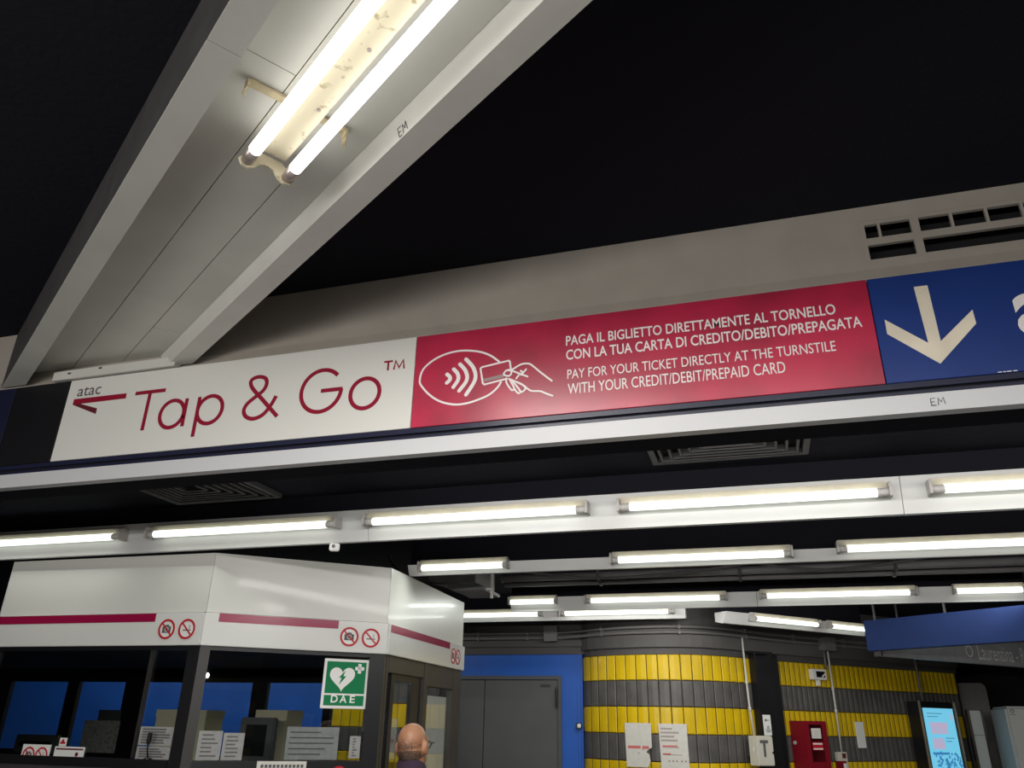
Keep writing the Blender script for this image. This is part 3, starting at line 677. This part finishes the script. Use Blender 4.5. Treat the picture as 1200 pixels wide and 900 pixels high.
b.disc(.748, 1.392, .014, .0148); b.box(.735, .762, .0148, .0158, 1.33, 1.376); b.build('figure', 'crimsondark', t)
MB(FA).ribbon([(.793, 1.395), (.838, 1.395), (.8155, 1.434)], .006, .0148, True).build('warning_triangle', 'red', t)
t = thing('tag', 'small red and white tag above the warning notice', 'tag', FA @ Matrix.Translation((.768, .0, 1.53)))
MB(FA).box(.742, .796, .016, .0190, 1.512, 1.560).build('card', 'stickerwhite', t)
MB(FA).prism(arc(.769, 1.525, .022, .018, 0, 180, 12), .0150, .0158).disc(.769, 1.545, .008, .0150).build('red_mark', 'red', t)
t = thing('counter_slip', 'white paper label on the sill of the angled glass', 'notice', FB @ Matrix.Translation((.585, -.03, 1.40)))
MB(FB).box(.437, .735, -.0235, -.0215, 1.405, 1.4545).build('card', 'paper', t)
b = MB(FB)
for k in range(11): b.box(.46+.024*k, .46+.024*k+.017, -.0245, -.0237, 1.418, 1.436)
b.build('print_lines', 'printdark', t)
# defibrillator sign
t = thing('defibrillator_sign', 'green and white defibrillator sign with heart, on the booth glass', 'sign', FB @ Matrix.Translation((.935, .0, 1.762)))
x0, x1, z0, z1 = .786, 1.084, 1.762, 2.069; yb = .0165
MB(FB).box(x0, x1, yb, .0215, z0, z1).build('plate', 'stickerwhite', t, bevel=.004)
y = yb-.0014; W_ = x1-x0; H_ = z1-z0
MB(FB).box(x0+.018, x1-.018, y, y+.0012, z0+.30*H_, z1-.018).box(x0+.018, x1-.018, y, y+.0012, z0+.018, z0+.265*H_).build('green_field', 'green', t)
hx, hz = x0+.42*W_, z0+.62*H_; k_ = .0052
hp = [(hx+k_*16*math.sin(a)**3, hz+k_*(13*math.cos(a)-5*math.cos(2*a)-2*math.cos(3*a)-math.cos(4*a))) for a in [2*math.pi*i/48 for i in range(48)]]
MB(FB).prism(hp, y-.0012, y).build('heart', 'stickerwhite', t)
MB(FB).prism([(hx+.018, hz+.045), (hx-.022, hz-.002), (hx-.004, hz-.002), (hx-.018, hz-.045), (hx+.026, hz+.008), (hx+.006, hz+.008)], y-.0024, y-.0012).build('lightning_bolt', 'green', t)
cx, cz = x1-.062, z1-.058
MB(FB).box(cx-.03, cx+.03, y-.0012, y, cz-.011, cz+.011).box(cx-.011, cx+.011, y-.0012, y, cz-.03, cz+.03).build('cross', 'stickerwhite', t)
for ch, c0 in (('D', .064), ('A', .122), ('E', .188)): text('letter', ch, 'stickerwhite', t, FB, x0+c0, x0+c0+(.046 if ch != 'E' else .034), z0+.036, z0+.082, y, .02)

# ================================================================== THINGS ON THE TILED WALL  (W45 frame: x along, -y to viewer)
# conduits
zc = (2.655, 2.60)
for k, z in enumerate(zc):
    pts = [(-7.5, 8.965, z-.01), (-2.15, 8.965, z-.01)]+[(p.x, p.y, z) for p in offp(RP[2:], .062)]
    t = thing('conduit', ('upper' if k == 0 else 'lower')+' grey conduit running along the frieze over the tiled wall', 'pipe', fr(-1, 8.6, 1, 0, z))
    MB().tube(pts, .0155, 8).build('pipe', 'conduit', t, smooth=True)
    for i in range(4, len(RP)-1, 7):
        p = offp(RP, .052)[i]; p2 = offp(RP, .052)[i+1]; F_ = fr(p.x, p.y, p2.x-p.x, p2.y-p.y)
        MB(F_).box(-.012, .012, -.03, .018, z-.022, z+.022).build('clamp', 'conduit', t)
    for x in (-2.55, -3.15, -4.0): MB().box(x-.012, x+.012, 8.945, 9.0, z-.03, z+.012).build('clamp', 'conduit', t)
def jbox(F_, x, z, w2, h2, d0, d1, label):
    t = thing('junction_box', label, 'box', F_ @ Matrix.Translation((x, d1, z-h2)))
    MB(F_).box(x-w2, x+w2, d0, d1, z-h2, z+h2).build('case', 'conduit', t, bevel=.006)
    MB(F_).box(x-w2-.004, x+w2+.004, d0-.008, d0+.004, z-h2-.004, z+h2+.004).build('cover', 'conduit', t, bevel=.003)
jbox(ID, -2.265, 2.635, .075, .08, 8.91, 9.0, 'grey junction box on the dark frieze over the blue wall')
jbox(W45, .72, 2.60, .085, .07, -.14, -.035, 'grey junction box on the frieze above the small white call unit')
def vpipe(pts, label, mt='palepipe', r=.011, frame=W45):
    t = thing('vertical_pipe', label, 'pipe', frame @ Matrix.Translation(pts[-1]))
    MB(frame).tube(pts, r, 8).build('pipe', mt, t, smooth=True)
    for p in pts[1:-1]: MB(frame).tube([(p[0], p[1], p[2]-.02), (p[0], p[1], p[2]+.02)], r*1.5, 8).build('coupling', mt, t, smooth=True)
vpipe([(-.652, -.150, 2.585), (-.652, -.155, 2.13), (-.652, -.165, 1.87), (-.650, -.19, 1.62)], 'thin pipe dropping past the yellow tiles to the box marked T')
vpipe([(.70, -.05, 2.53), (.70, -.05, 2.325)], 'short dark pipe dropping to the left side of the white call unit', 'conduit')
vpipe([(.765, -.05, 2.53), (.765, -.05, 2.12), (.765, -.05, 1.88), (.765, -.05, 1.46)], 'thin pale pipe dropping to the red call point')
vpipe([(2.29, -.06, 2.60), (2.295, -.06, 2.2), (2.30, -.06, 2.03)], 'dark pipe dropping to the lit screen', 'conduit', .014)
# black steel channel
t = thing('steel_channel', 'black U shaped steel channel post between yellow tile panels', 'post', W45 @ Matrix.Translation((-.35, -.12, 0)))
MB(W45).box(-.50, -.198, -.125, -.11, 0, 2.42).build('web', 'blackmetal', t)
MB(W45).box(-.52, -.498, -.17, -.085, 0, 2.43).build('flange', 'blackmetal', t); MB(W45).box(-.20, -.178, -.17, -.085, 0, 2.43).build('flange', 'blackmetal', t)
MB(W45).box(-.57, -.25, -.175, -.06, 2.43, 2.455).build('cap_plate', 'void', t)
# T box
t = thing('telephone_box', 'cream metal wall box marked with a black letter T', 'box', W45 @ Matrix.Translation((-.53, -.1, 1.345)))
MB(W45).box(-.724, -.510, -.292, -.172, 1.342, 1.619).build('case', 'boxcream', t, bevel=.006)
MB(W45).box(-.70, -.56, -.172, -.10, 1.42, 1.54).build('wall_mount', 'clutter', t)
MB(W45).box(-.721, -.513, -.300, -.292, 1.348, 1.613).build('door', 'boxcream', t, bevel=.003)
MB(W45).box(-.690, -.580, -.3025, -.3002, 1.552, 1.580).box(-.650, -.620, -.3025, -.3002, 1.425, 1.552).build('letter', 'printdark', t)
MB(W45).box(-.7265, -.724, -.245, -.235, 1.475, 1.52).build('side_mark', 'stickerwhite', t); MB(W45).box(-.532, -.520, -.307, -.300, 1.455, 1.475).build('latch', 'blackmetal', t)  # small white mark on the box's left side, and the latch
t = thing('notice', 'small white sign with arrow on the black steel channel, above the T box', 'notice', W45 @ Matrix.Translation((-.365, -.16, 1.615)))
MB(W45).box(-.492, -.387, -.178, -.172, 1.622, 1.82).build('plate', 'stickerwhite', t)
b = MB(W45).box(-.467, -.417, -.1792, -.178, 1.764, 1.772); b.prism([(-.477, 1.768), (-.452, 1.785), (-.452, 1.751)], -.1792, -.178)
for z, w2 in ((1.705, .012), (1.69, .02), (1.672, .034), (1.655, .03)): b.box(-.432-w2, -.432+w2, -.1792, -.178, z, z+.008)
b.build('print', 'printdark', t)
# call unit
t = thing('call_unit', 'small white wall unit with dark face under the junction box', 'device', W45 @ Matrix.Translation((.57, -.03, 2.2)))
MB(W45).box(.445, .675, -.07, -.012, 2.208, 2.322).build('case', 'stickerwhite', t, bevel=.006)
MB(W45).box(.505, .645, -.0715, -.0698, 2.232, 2.298).build('dark_face', 'bezel', t)
MB(W45).ribbon([(.590, 2.236), (.645, 2.275)], .018, -.0735).build('pale_flash', 'stickerwhite', t)
MB(W45).box(.535, .575, -.05, -.02, 2.145, 2.208).build('bracket', 'stickerwhite', t)
# fire cabinet
t = thing('fire_cabinet', 'red fire hose cabinet with glazed door on the yellow tiles', 'cabinet', W45 @ Matrix.Translation((.24, 0, 1.0)))
b = MB(W45); X0, X1 = .043, .368
b.box(X0, X1, -.215, -.012, 1.0, 1.03); b.box(X0, X1, -.215, -.012, 1.745, 1.772); b.box(X0, X0+.03, -.215, -.012, 1.03, 1.745); b.box(X1-.03, X1, -.215, -.012, 1.03, 1.745); b.box(X0+.03, X1-.03, -.03, -.012, 1.03, 1.745)
b.build('case', 'firered', t)
dd = MB(W45).box(X0, .102, -.235, -.215, 1.0, 1.772).box(.312, X1, -.235, -.215, 1.0, 1.772).box(.102, .312, -.235, -.215, 1.735, 1.772).box(.102, .312, -.235, -.215, 1.0, 1.372).build('door', 'firered', t)
MB(W45).box(.102, .312, -.228, -.224, 1.372, 1.735).build('glass', 'clear', dd)
MB(W45).box(.135, .275, -.2315, -.2295, 1.60, 1.70).build('white_label', 'paper', dd)
b = MB(W45); b.box(.128, .285, -.2315, -.2295, 1.485, 1.565, 0); b.box(.135, .278, -.233, -.2315, 1.540, 1.555, 1); b.box(.135, .280, -.233, -.2315, 1.492, 1.505, 1)
b.build('red_label', ['red', 'stickerwhite'], dd)
MB(W45).tube([(.17, -.12, 1.06), (.175, -.12, 1.48)], .03, 10).build('yellow_nozzle', 'tileyellow', t)
MB(W45).tube([(X0-.012, -.075, 1.555), (X0+.004, -.075, 1.555)], .02, 14).build('lock', 'holder', t)
# small things
t = thing('paper_sheet', 'small blank white sheet on the tiles right of the fire cabinet', 'paper', W45 @ Matrix.Translation((1.155, -.012, 1.503)))
MB(W45).box(1.088, 1.222, -.020, -.013, 1.503, 1.776).build('page', 'stickerwhite', t)
t = thing('call_point', 'red and white alarm call point below the pale pipe', 'alarm', W45 @ Matrix.Translation((.78, -.02, 1.27)))
MB(W45).box(.690, .840, -.055, -.012, 1.370, 1.462).build('upper_box', 'boxcream', t, bevel=.004)
MB(W45).box(.760, .815, -.060, -.055, 1.40, 1.45).build('mark', 'crimsondark', t)
MB(W45).box(.685, .800, -.075, -.012, 1.24, 1.372).build('lower_box', 'firered', t, bevel=.004)
MB(W45).box(.740, .790, -.078, -.075, 1.30, 1.35).build('label_plate', 'stickerwhite', t)
MB(W45).box(.804, .845, -.05, -.012, 1.22, 1.37).build('side_strip', 'boxcream', t)
b = MB(ID)
t = thing('alarm_button', 'small round white button on the blue wall edge by the curved tiles', 'button', fr(-1.972, 9.04, 1, 0, 1.66))
MB().tube([(-1.972, 9.035, 1.677), (-1.972, 9.0, 1.677)], .034, 16).build('collar', 'blackmetal', t, smooth=False)
MB().ball((-1.968, 8.997, 1.677), .024, .014, .024).build('dome', 'stickerwhite', t, smooth=True)
# posters on the curve
def poster(x0, x1, z0, z1, label, torn):
    i = min(range(len(RP)), key=lambda k: abs(RP[k].x-(x0+x1)/2)); p, q = RP[i-1], RP[i+1]
    F_ = fr(RP[i].x, RP[i].y, q.x-p.x, q.y-p.y); h = (x1-x0)/2
    t = thing('poster', label, 'poster', F_ @ Matrix.Translation((0, -.02, z0)), 'paper posters on the curved tiled wall')
    pl = [(-h, z1), (h, z1), (h, z0+.18)] if torn else [(-h, z1), (h, z1), (h+.005, z0)]
    if torn: pl += [(h-.03, z0+.17), (h-.055, z0+.145), (h-.06, z0+.135), (h-.03, z0+.12), (h-.02, z0+.06), (h-.05, z0+.0)]
    pl += [(-h+.01, z0)]
    MB(F_).prism(pl, -.020, -.0175).build('sheet', 'paper', t)
    y = -.0212
    if torn:
        b = MB(F_)
        for j in range(13):
            if j != 8: b.box(-h+.03+.0172*j, -h+.03+.0172*j+.0145, y, y+.001, z1-.238-(.008 if j == 9 else 0), z1-.212)
        b.build('red_heading', 'printred', t)
        MB(F_).box(-.008, .008, y, y+.001, z1-.285, z1-.275).build('print_mark', 'printgrey', t)
    else:
        b = MB(F_)
        for k, (a, c) in enumerate(((0, .45), (0, .72), (0, .52), (0, .66))): 
            for j in range(int(c*16)): b.box(-h+.02+.0165*j, -h+.02+.0165*j+.012, y, y+.001, z1-.055-.036*k, z1-.038-.036*k)
        for k, c in ((7, .75), (9.5, .85)):
            b.box(-h+.03, -h+.03+(2*h-.06)*c, y, y+.001, z1-.04-.026*k, z1-.034-.026*k)
        for k in range(5): b.disc(-h+.09+.037*k+(.012 if k > 2 else 0), z0+.065, .009, y, n=10)
        b.build('print_lines', 'printgrey', t)
        MB(F_).box(-h+.03, h-.10, y, y+.001, z1-.212, z1-.200).box(-h+.03, -h+.11, y, y+.001, z1-.285, z1-.272).build('red_lines', 'printred', t)
poster(-1.463, -1.178, 1.31, 1.717, 'torn white poster with one red line on the curved tiles', True)
poster(-1.10, -.82, 1.31, 1.716, 'white poster with rows of print and red lines on the curved tiles', False)

# lit screen totem
t = thing('screen_totem', 'black totem with a lit cyan advertising screen before the tiled wall', 'screen', W45 @ Matrix.Translation((2.36, -.1, 0)))
MB(W45).box(2.03, 2.69, -.20, .0-.02, .1, 2.02).build('housing', 'bezel', t, bevel=.006)
MB(W45).box(1.98, 2.74, -.28, -.0-.02, 0, .1).build('base', 'bezel', t, bevel=.006)
for x in (2.022, 2.682): MB(W45).box(x, x+.014, -.215, -.19, .1, 2.025).build('edge_strip', 'brass', t)
sc = MB(W45).box(2.072, 2.630, -.204, -.2, .55, 1.948).build('display', 'screen', t)
y = -.2052
b = MB(W45)
for st in range(9): b.box(2.16+.035*st, 2.16+.035*st+.026, y, y+.001, 1.665, 1.79)
b.build('headline', 'screenpink', sc); b = MB(W45)
for st in range(6): b.box(2.16+.035*st, 2.16+.035*st+.026, y, y+.001, 1.50, 1.62)
b.build('headline', 'screenpink', sc)
b = MB(W45); ring(b, 2.575, 1.87, .02, .007, y); ring(b, 2.575, 1.84, .02, .007, y); b.build('emblem', 'screenpink', sc)
b = MB(W45)
for z, w2, x in ((1.885, .28, 2.13), (1.85, .20, 2.13), (1.615, .17, 2.40), (1.58, .11, 2.40)): b.box(x, x+w2, y, y+.001, z, z+.008)
b.build('small_lines', 'screendark', sc)
b = MB(W45)
for k in range(90):
    cx = random.choice((random.gauss(2.23, .06), random.gauss(2.50, .07))); cz = random.uniform(1.1, 1.47)
    b.disc(max(2.10, min(2.60, cx)), cz, random.uniform(.008, .022), y+.0001*random.random(), n=7, th=.0008)
b.box(2.12, 2.42, y, y+.001, 1.44, 1.465); b.ribbon([(2.34, 1.40), (2.38, 1.25), (2.40, .9)], .05, y)
b.build('blue_picture', 'screenblue', sc)

# right hand passage
t = thing('door_leaf_panel', 'tall dusty grey panel with rounded corner past the end of the tiled wall', 'panel', fr(2.6, 12.1, 1, 0))
pl = [(2.43, 0), (2.43, 2.275), (2.68, 2.278)]+[(2.68+.07*math.sin(a), 2.208+.07*math.cos(a)) for a in (.3, .6, .9, 1.2, 1.57)]+[(2.75, 0)]
MB().prism(pl, 12.05, 12.13).build('panel', 'concrete', t)
MB().box(2.47, 2.70, 12.13, 12.2, 0, .2).build('foot', 'concrete', t)
t = thing('upright_panel', 'narrow pale grey upright panel with dark edge right of the lit screen', 'panel', fr(2.47, 11.65, 1, 0))
MB().box(2.40, 2.525, 11.58, 11.66, 0, 1.935).build('face', 'machine', t, bevel=.004)
MB().box(2.375, 2.40, 11.57, 11.68, 0, 1.945).build('dark_edge', 'bezel', t); MB().box(2.525, 2.555, 11.585, 11.66, 1.62, 1.945).build('dark_slot', 'bezel', t)
MB().box(2.40, 2.525, 11.577, 11.58, 1.655, 1.660).build('seam', 'clutter', t)
t = thing('vending_machine', 'pale grey machine with small round emblem at the right frame edge', 'machine', fr(3.1, 11.3, 1, 0))
MB().box(2.66, 3.6, 11.0, 11.7, 0, 1.975).build('cabinet', 'machine', t, bevel=.03, segs=3)
b = MB(); ring(b, 2.732, 1.925, .017, .009, 10.998); b.box(2.70, 2.765, 10.998, 10.9992, 1.885, 1.891); b.build('emblem', 'printdark', t)
MB().box(2.84, 3.4, 10.992, 11.0, 1.2, 1.87).build('window_frame', 'steel', t); MB().box(2.87, 3.37, 10.989, 10.992, 1.24, 1.84).build('window', 'bezel', t)

# hanging panels at the right
F_ = fr(1.008, 8.619, .78, -.635)
t = thing('hanging_panel', 'deep blue hanging panel under the third lamp beam at the right', 'panel', F_ @ Matrix.Translation((.75, 0, 2.4)))
MB(F_).box(0, 1.95, 0, .09, 2.40, 2.685).build('panel', 'blueback', t, bevel=.003)
for x in (.1, .8): MB(F_).tube([(x, .045, 2.685), (x, .045, 3.0)], .012).build('hanger', 'clutter', t)
F2 = W45 @ Matrix.Translation((0, -1.2, 0))
t = thing('direction_sign', 'worn grey metal direction sign with pale lettering behind the blue panel', 'sign', F2 @ Matrix.Translation((1.8, 0, 2.38)))
MB(F2).box(.22, 4.2, 0, .08, 2.385, 2.66).build('panel', 'steel', t, bevel=.003); MB(F2).box(.20, .22, -.004, .084, 2.381, 2.664).build('end_cap', 'clutter', t)  # dark cap added so the sign's lamp-lit end does not show white
text('lettering', 'Laurentina - Rebibbia', 'steeltext', t, F2, 1.80, 3.10, 2.425, 2.59, -.0005)
b = MB(F2); b.ribbon([(1.26, 2.53), (1.37, 2.62)], .026, -.0018); b.ribbon([(1.28, 2.625), (1.38, 2.63), (1.375, 2.54)], .022, -.0020); b.build('arrow', 'steeltext', t)
b = MB(F2); ring(b, 1.65, 2.505, .055, .014, -.0018); b.build('line_badge', 'steeltext', t)
for x in (.6, 2.2, 3.8): MB(F2).tube([(x, .04, 2.66), (x, .04, 3.0)], .012).build('hanger', 'clutter', t)

# ================================================================== CEILING SERVICES
t = thing('sensor_box', 'tiny white sensor box hanging under the booth beam', 'sensor', fr(-2.436, 4.22, 1, 0, 2.64))
MB(fr(-2.436, 4.215, .9, .4)).box(-.03, .03, -.02, .02, 2.642, 2.688).build('case', 'stickerwhite', t, bevel=.006)
MB().box(-2.445, -2.43, 4.212, 4.226, 2.684, 2.694).build('bracket', 'holder', t); MB(fr(-2.436, 4.215, .9, .4)).tube([(-.005, -.024, 2.668), (-.005, -.018, 2.668)], .011, 12).build('lens', 'conduit', t)
t = thing('air_duct', 'grey sheet metal duct end above the booth door corner', 'duct', fr(-2.42, 6.5, 1, 0, 2.78))
MB().box(-2.66, -2.28, 6.3, 6.9, 2.80, 2.97).build('duct', 'duct', t, bevel=.006); MB().box(-2.68, -2.26, 6.28, 6.32, 2.785, 2.985).build('flange', 'clutter', t)
MB().prism([(-2.53, 2.752), (-2.235, 2.774), (-2.235, 2.745), (-2.50, 2.742)], 6.42, 6.9).build('tray', 'duct', t)
t = thing('hanger_bracket', 'grey steel hanger bracket beside the duct', 'bracket', fr(-2.17, 6.5, 1, 0, 3.0))
MB().box(-2.185, -2.165, 6.49, 6.51, 2.68, 3.0).build('rod', 'palepipe', t); MB().tube([(-2.17, 6.5, 2.735), (-2.10, 6.48, 2.69)], .010, 8).build('arm', 'palepipe', t)
MB().box(-2.22, -2.165, 6.47, 6.53, 2.745, 2.765).build('shelf', 'palepipe', t)
for k, (z, y, lab, r) in enumerate(((2.905, 6.85, 'thick dark service pipe high behind the thin beam', .035), (2.86, 6.95, 'thinner dark service pipe under the thick one', .02))):
    t = thing('service_pipe', lab, 'pipe', fr(0, y, 1, 0, z))
    MB().tube([(-2.2, y, z), (3.5, y, z)], r, 10).build('pipe', 'duct', t, smooth=True)
    for x in (-1.3, -.1, 1.1, 2.3): MB().box(x-.012, x+.012, y-r-.008, y+r+.008, z-r-.008, 3.0).build('hanger', 'clutter', t)
for pts, lab in (([(-2.0, 6.6, 2.93), (-1.3, 6.6, 2.84), (-.6, 6.6, 2.86), (.1, 6.6, 2.93)], 'black cable sagging behind the thin beam at left'),
                 ([(.0, 6.62, 2.93), (.5, 6.62, 2.85), (1.0, 6.62, 2.88), (1.5, 6.62, 2.95)], 'black cable sagging behind the thin beam at right'),
                 ([(-2.95, 6.0, 2.98), (-2.85, 6.0, 2.86), (-2.66, 6.02, 2.77), (-2.42, 6.05, 2.72)], 'dark hose curving beside the duct')):
    tag(MB().tube(smoothline(pts, 6), .012, 6).build('cable', 'clutter', None, smooth=True), lab, 'cable')
for x0, x1, y, lab in ((-1.15, -.55, 4.75, 'grey tray plate on the ceiling between the first two lamp beams'),):
    tag(MB().box(x0, x1, y, y+.2, 2.93, 2.99).build('tray_plate', 'clutter'), lab, 'plate')

# unidentified red dome at the lower frame edge, on an assumed pole
pb = FB @ Vector((.885, -.32, 0))
t = thing('red_dome', 'small red dome in front of the booth, at the lower frame edge', 'post', fr(pb.x, pb.y, 1, 0))
MB(fr(pb.x, pb.y, 1, 0)).tube([(0, 0, 0), (0, 0, 1.36)], .03, 14).build('pole', 'blackmetal', t, smooth=False)
MB(fr(pb.x, pb.y, 1, 0)).ball((0, 0, 1.395), .05, .05, .048).build('rounded_top', 'red', t, smooth=True)
MB(fr(pb.x, pb.y, 1, 0)).tube([(0, 0, 0), (0, 0, .02)], .13, 20).build('foot', 'blackmetal', t)

# ================================================================== PERSON
def remesh(mb, vox, smooth=4):
    """weld a set of closed forms into one continuous surface"""
    me = bpy.data.meshes.new('tmp'); me.from_pydata([tuple(p) for p in mb.v], [], mb.f)
    bm = bmesh.new(); bm.from_mesh(me); bmesh.ops.recalc_face_normals(bm, faces=bm.faces); bm.to_mesh(me); bm.free()
    o = bpy.data.objects.new('tmp', me); COL.objects.link(o)
    r = o.modifiers.new('r', 'REMESH'); r.mode = 'VOXEL'; r.voxel_size = vox
    q = o.modifiers.new('s', 'SMOOTH'); q.iterations = smooth; q.factor = .5
    dg = bpy.context.evaluated_depsgraph_get(); out = bpy.data.meshes.new_from_object(o.evaluated_get(dg))
    bpy.data.objects.remove(o); bpy.data.meshes.remove(me)
    for p in out.polygons: p.use_smooth = True
    return out
def attach(me, name, mt, parent, label=None):
    inv = INV[parent.name]; me.transform(inv); me.materials.clear(); me.materials.append(M[mt])
    o = bpy.data.objects.new(name, me); COL.objects.link(o); o.parent = parent
    if label: o['label'] = label
    return o
PF = Matrix.Translation((-1.745, 4.02, 0)) @ Matrix.Rotation(math.radians(-2), 4, 'Z')     # local +y is where the man faces
man = thing('person', 'bald man in dark purple shirt and glasses, seen from behind', 'person', PF)
HT = Matrix.Translation((0, 0, 1.50)) @ Matrix.Rotation(math.radians(-3), 4, 'Y') @ Matrix.Diagonal((.93, 1, 1, 1)) @ Matrix.Translation((0, 0, -1.50))
def torso(b, g):
    for z, rx, ry, y in ((1.365, .165, .085, -.01), (1.30, .185, .11, 0), (1.18, .17, .115, 0), (1.06, .16, .11, 0), (.95, .165, .115, 0)):
        b.ball((0, y, z), rx+g, ry+g, .11+g)
def arm(b, sx, g, hand):
    b.tube([(sx*.165, -.01, 1.365), (sx*.205, -.015, 1.28), (sx*.225, -.01, 1.12)], [.058+g, .052+g, .043+g], 12)
    b.ball((sx*.172, -.01, 1.36), .066+g, .062+g, .062+g); b.ball((sx*.225, -.01, 1.12), .044+g, .044+g, .044+g)
    b.tube([(sx*.225, -.01, 1.12), (sx*.235, .03, .98), (sx*.235, .06, .87)], [.043+g, .037+g, .028+g], 12)
    if hand:
        b.ball((sx*.235, .07, .815), .018, .040, .055)
        for k in range(4):
            y = .040+.021*k; L = (.075, .085, .082, .065)[3-k]
            b.tube([(sx*.235, y+.01, .78), (sx*.230, y+.018, .78-L*.5), (sx*.220, y+.018, .78-L)], [.0098, .009, .0075], 8)
        b.tube([(sx*.228, .098, .835), (sx*.215, .125, .80), (sx*.208, .128, .768)], [.012, .0105, .009], 8)
def leg(b, sx, g):
    b.ball((sx*.09, 0, .90), .095+g, .105+g, .11+g)
    b.tube([(sx*.09, 0, .90), (sx*.095, .01, .68), (sx*.095, .015, .49)], [.088+g, .074+g, .055+g], 14); b.ball((sx*.095, .015, .49), .056+g, .056+g, .056+g)
    b.tube([(sx*.095, .015, .49), (sx*.098, -.015, .33), (sx*.10, -.01, .09)], [.055+g, .054+g, .036+g], 14)
b = MB(PF)
torso(b, 0)
for sx in (-1, 1):
    arm(b, sx, 0, True); leg(b, sx, 0); b.tube([(sx*.10, -.04, .05), (sx*.105, .06, .045), (sx*.11, .16, .03)], [.036, .036, .026], 10)
b.tube([(0, -.012, 1.38), (0, -.008, 1.47), (0, .004, 1.55)], [.072, .063, .062], 18)
b.M = PF @ HT
b.ball((0, .0, 1.590), .0765, .096, .098, nu=28, nv=18); b.ball((0, -.006, 1.606), .0765, .088, .082, nu=28, nv=18); b.ball((0, -.018, 1.560), .074, .076, .072); b.ball((0, .045, 1.525), .058, .056, .062)
b.ball((0, .085, 1.475), .028, .026, .022); b.ball((0, .075, 1.60), .060, .030, .045)
b.tube([(0, .094, 1.592), (0, .108, 1.562), (0, .116, 1.545)], [.009, .013, .015], 10); b.ball((0, .104, 1.540), .020, .012, .010)
b.ball((0, .097, 1.508), .026, .010, .007); b.ball((0, .095, 1.497), .022, .010, .007)
for sx in (-1, 1):
    b.ball((sx*.086, -.012, 1.572), .013, .020, .033); b.ball((sx*.086, -.008, 1.550), .011, .013, .014); b.ball((sx*.030, .088, 1.588), .014, .010, .010)
attach(remesh(b, .006, 3), 'body', 'skin', man)
hb = MB(PF @ HT)                                      # thin uneven stubble: short separate tufts following the skull
rs = random.Random(3)
for k in range(5200):
    a = math.radians(rs.uniform(165, 375)); zz = 1.517+abs(rs.gauss(0, .050)); 
    if zz > 1.635: continue
    q = (zz-1.590)/.103; rr = math.sqrt(max(.05, 1-q*q)); c = Vector((.0765*rr*math.cos(a), .096*rr*math.sin(a), zz))
    if zz < 1.56:
        c2 = Vector((.072*math.cos(a), -.018+.076*math.sin(a), zz)); q2 = (zz-1.56)/.072; c2 = Vector((.072*math.sqrt(max(.05, 1-q2*q2))*math.cos(a), -.018+.076*math.sqrt(max(.05, 1-q2*q2))*math.sin(a), zz))
        if c2.y < c.y: c = c2
    nrm = Vector((c.x/.0765**2, c.y/.096**2, q*.5/.103)).normalized(); tg = nrm.cross(Vector((0, 0, 1))).normalized()*.0014
    tip = c+nrm*.0022-Vector((0, 0, .003)); c = c-nrm*.001
    hb.add([c+tg, c-tg, tip], [(0, 1, 2)])
hb.build('hair', 'stubble', man, label='cropped grey stubble round the back of the head')
b = MB(PF); torso(b, .012)
for sx in (-1, 1): arm(b, sx, .010, False)
b.tube([(0, -.014, 1.34), (0, -.012, 1.405), (0, -.008, 1.45)], [.12, .088, .076], 20)
attach(remesh(b, .009, 4), 'shirt', 'shirt', man)
b = MB(PF)
vs = []; fs = []; n = 32
for z, rx, ry, dz in ((1.435, .086, .088, 0), (1.500, .072, .074, .012), (1.505, .068, .070, .012), (1.49, .066, .068, .01), (1.435, .074, .076, 0)):
    for k in range(n):
        a = 2*math.pi*k/n; vs.append((rx*math.cos(a), -.004+ry*math.sin(a), z-dz*math.sin(a)*2))
for r in range(4):
    for k in range(n): fs.append((r*n+k, r*n+(k+1) % n, (r+1)*n+(k+1) % n, (r+1)*n+k))
b.add(vs, fs); b.build('collar', 'shirt', man, smooth=True)
b = MB(PF)
for sx in (-1, 1): leg(b, sx, .012)
b.ball((0, 0, .93), .165, .12, .10)
attach(remesh(b, .010, 3), 'trousers', 'trousers', man)
for sx in (-1, 1):
    b = MB(PF); b.tube([(sx*.10, -.075, .04), (sx*.10, -.02, .055), (sx*.105, .07, .048), (sx*.11, .17, .03), (sx*.11, .195, .025)], [.030, .045, .045, .036, .018], 12)
    b.box(sx*.105-.042, sx*.105+.042, -.085, .19, 0, .014); b.build('shoe', 'shoe', man, smooth=False, bevel=.003)
b = MB(PF @ HT)
for sx in (-1, 1):
    b.tube([(sx*.088, -.018, 1.588), (sx*.087, .01, 1.596), (sx*.082, .102, 1.592)], .0032, 6)
    b.tube([(sx*.034+.027*math.cos(a), .108-.006*abs(math.cos(a)), 1.586+.020*math.sin(a)) for a in [2*math.pi*k/20 for k in range(21)]], .0026, 6, False)
    b.tube([(sx*.061, .104, 1.590), (sx*.082, .102, 1.592)], .003, 6)
b.tube([(-.008, .112, 1.590), (0, .116, 1.593), (.008, .112, 1.590)], .0026, 6)
b.build('glasses', 'bezel', man, smooth=True)
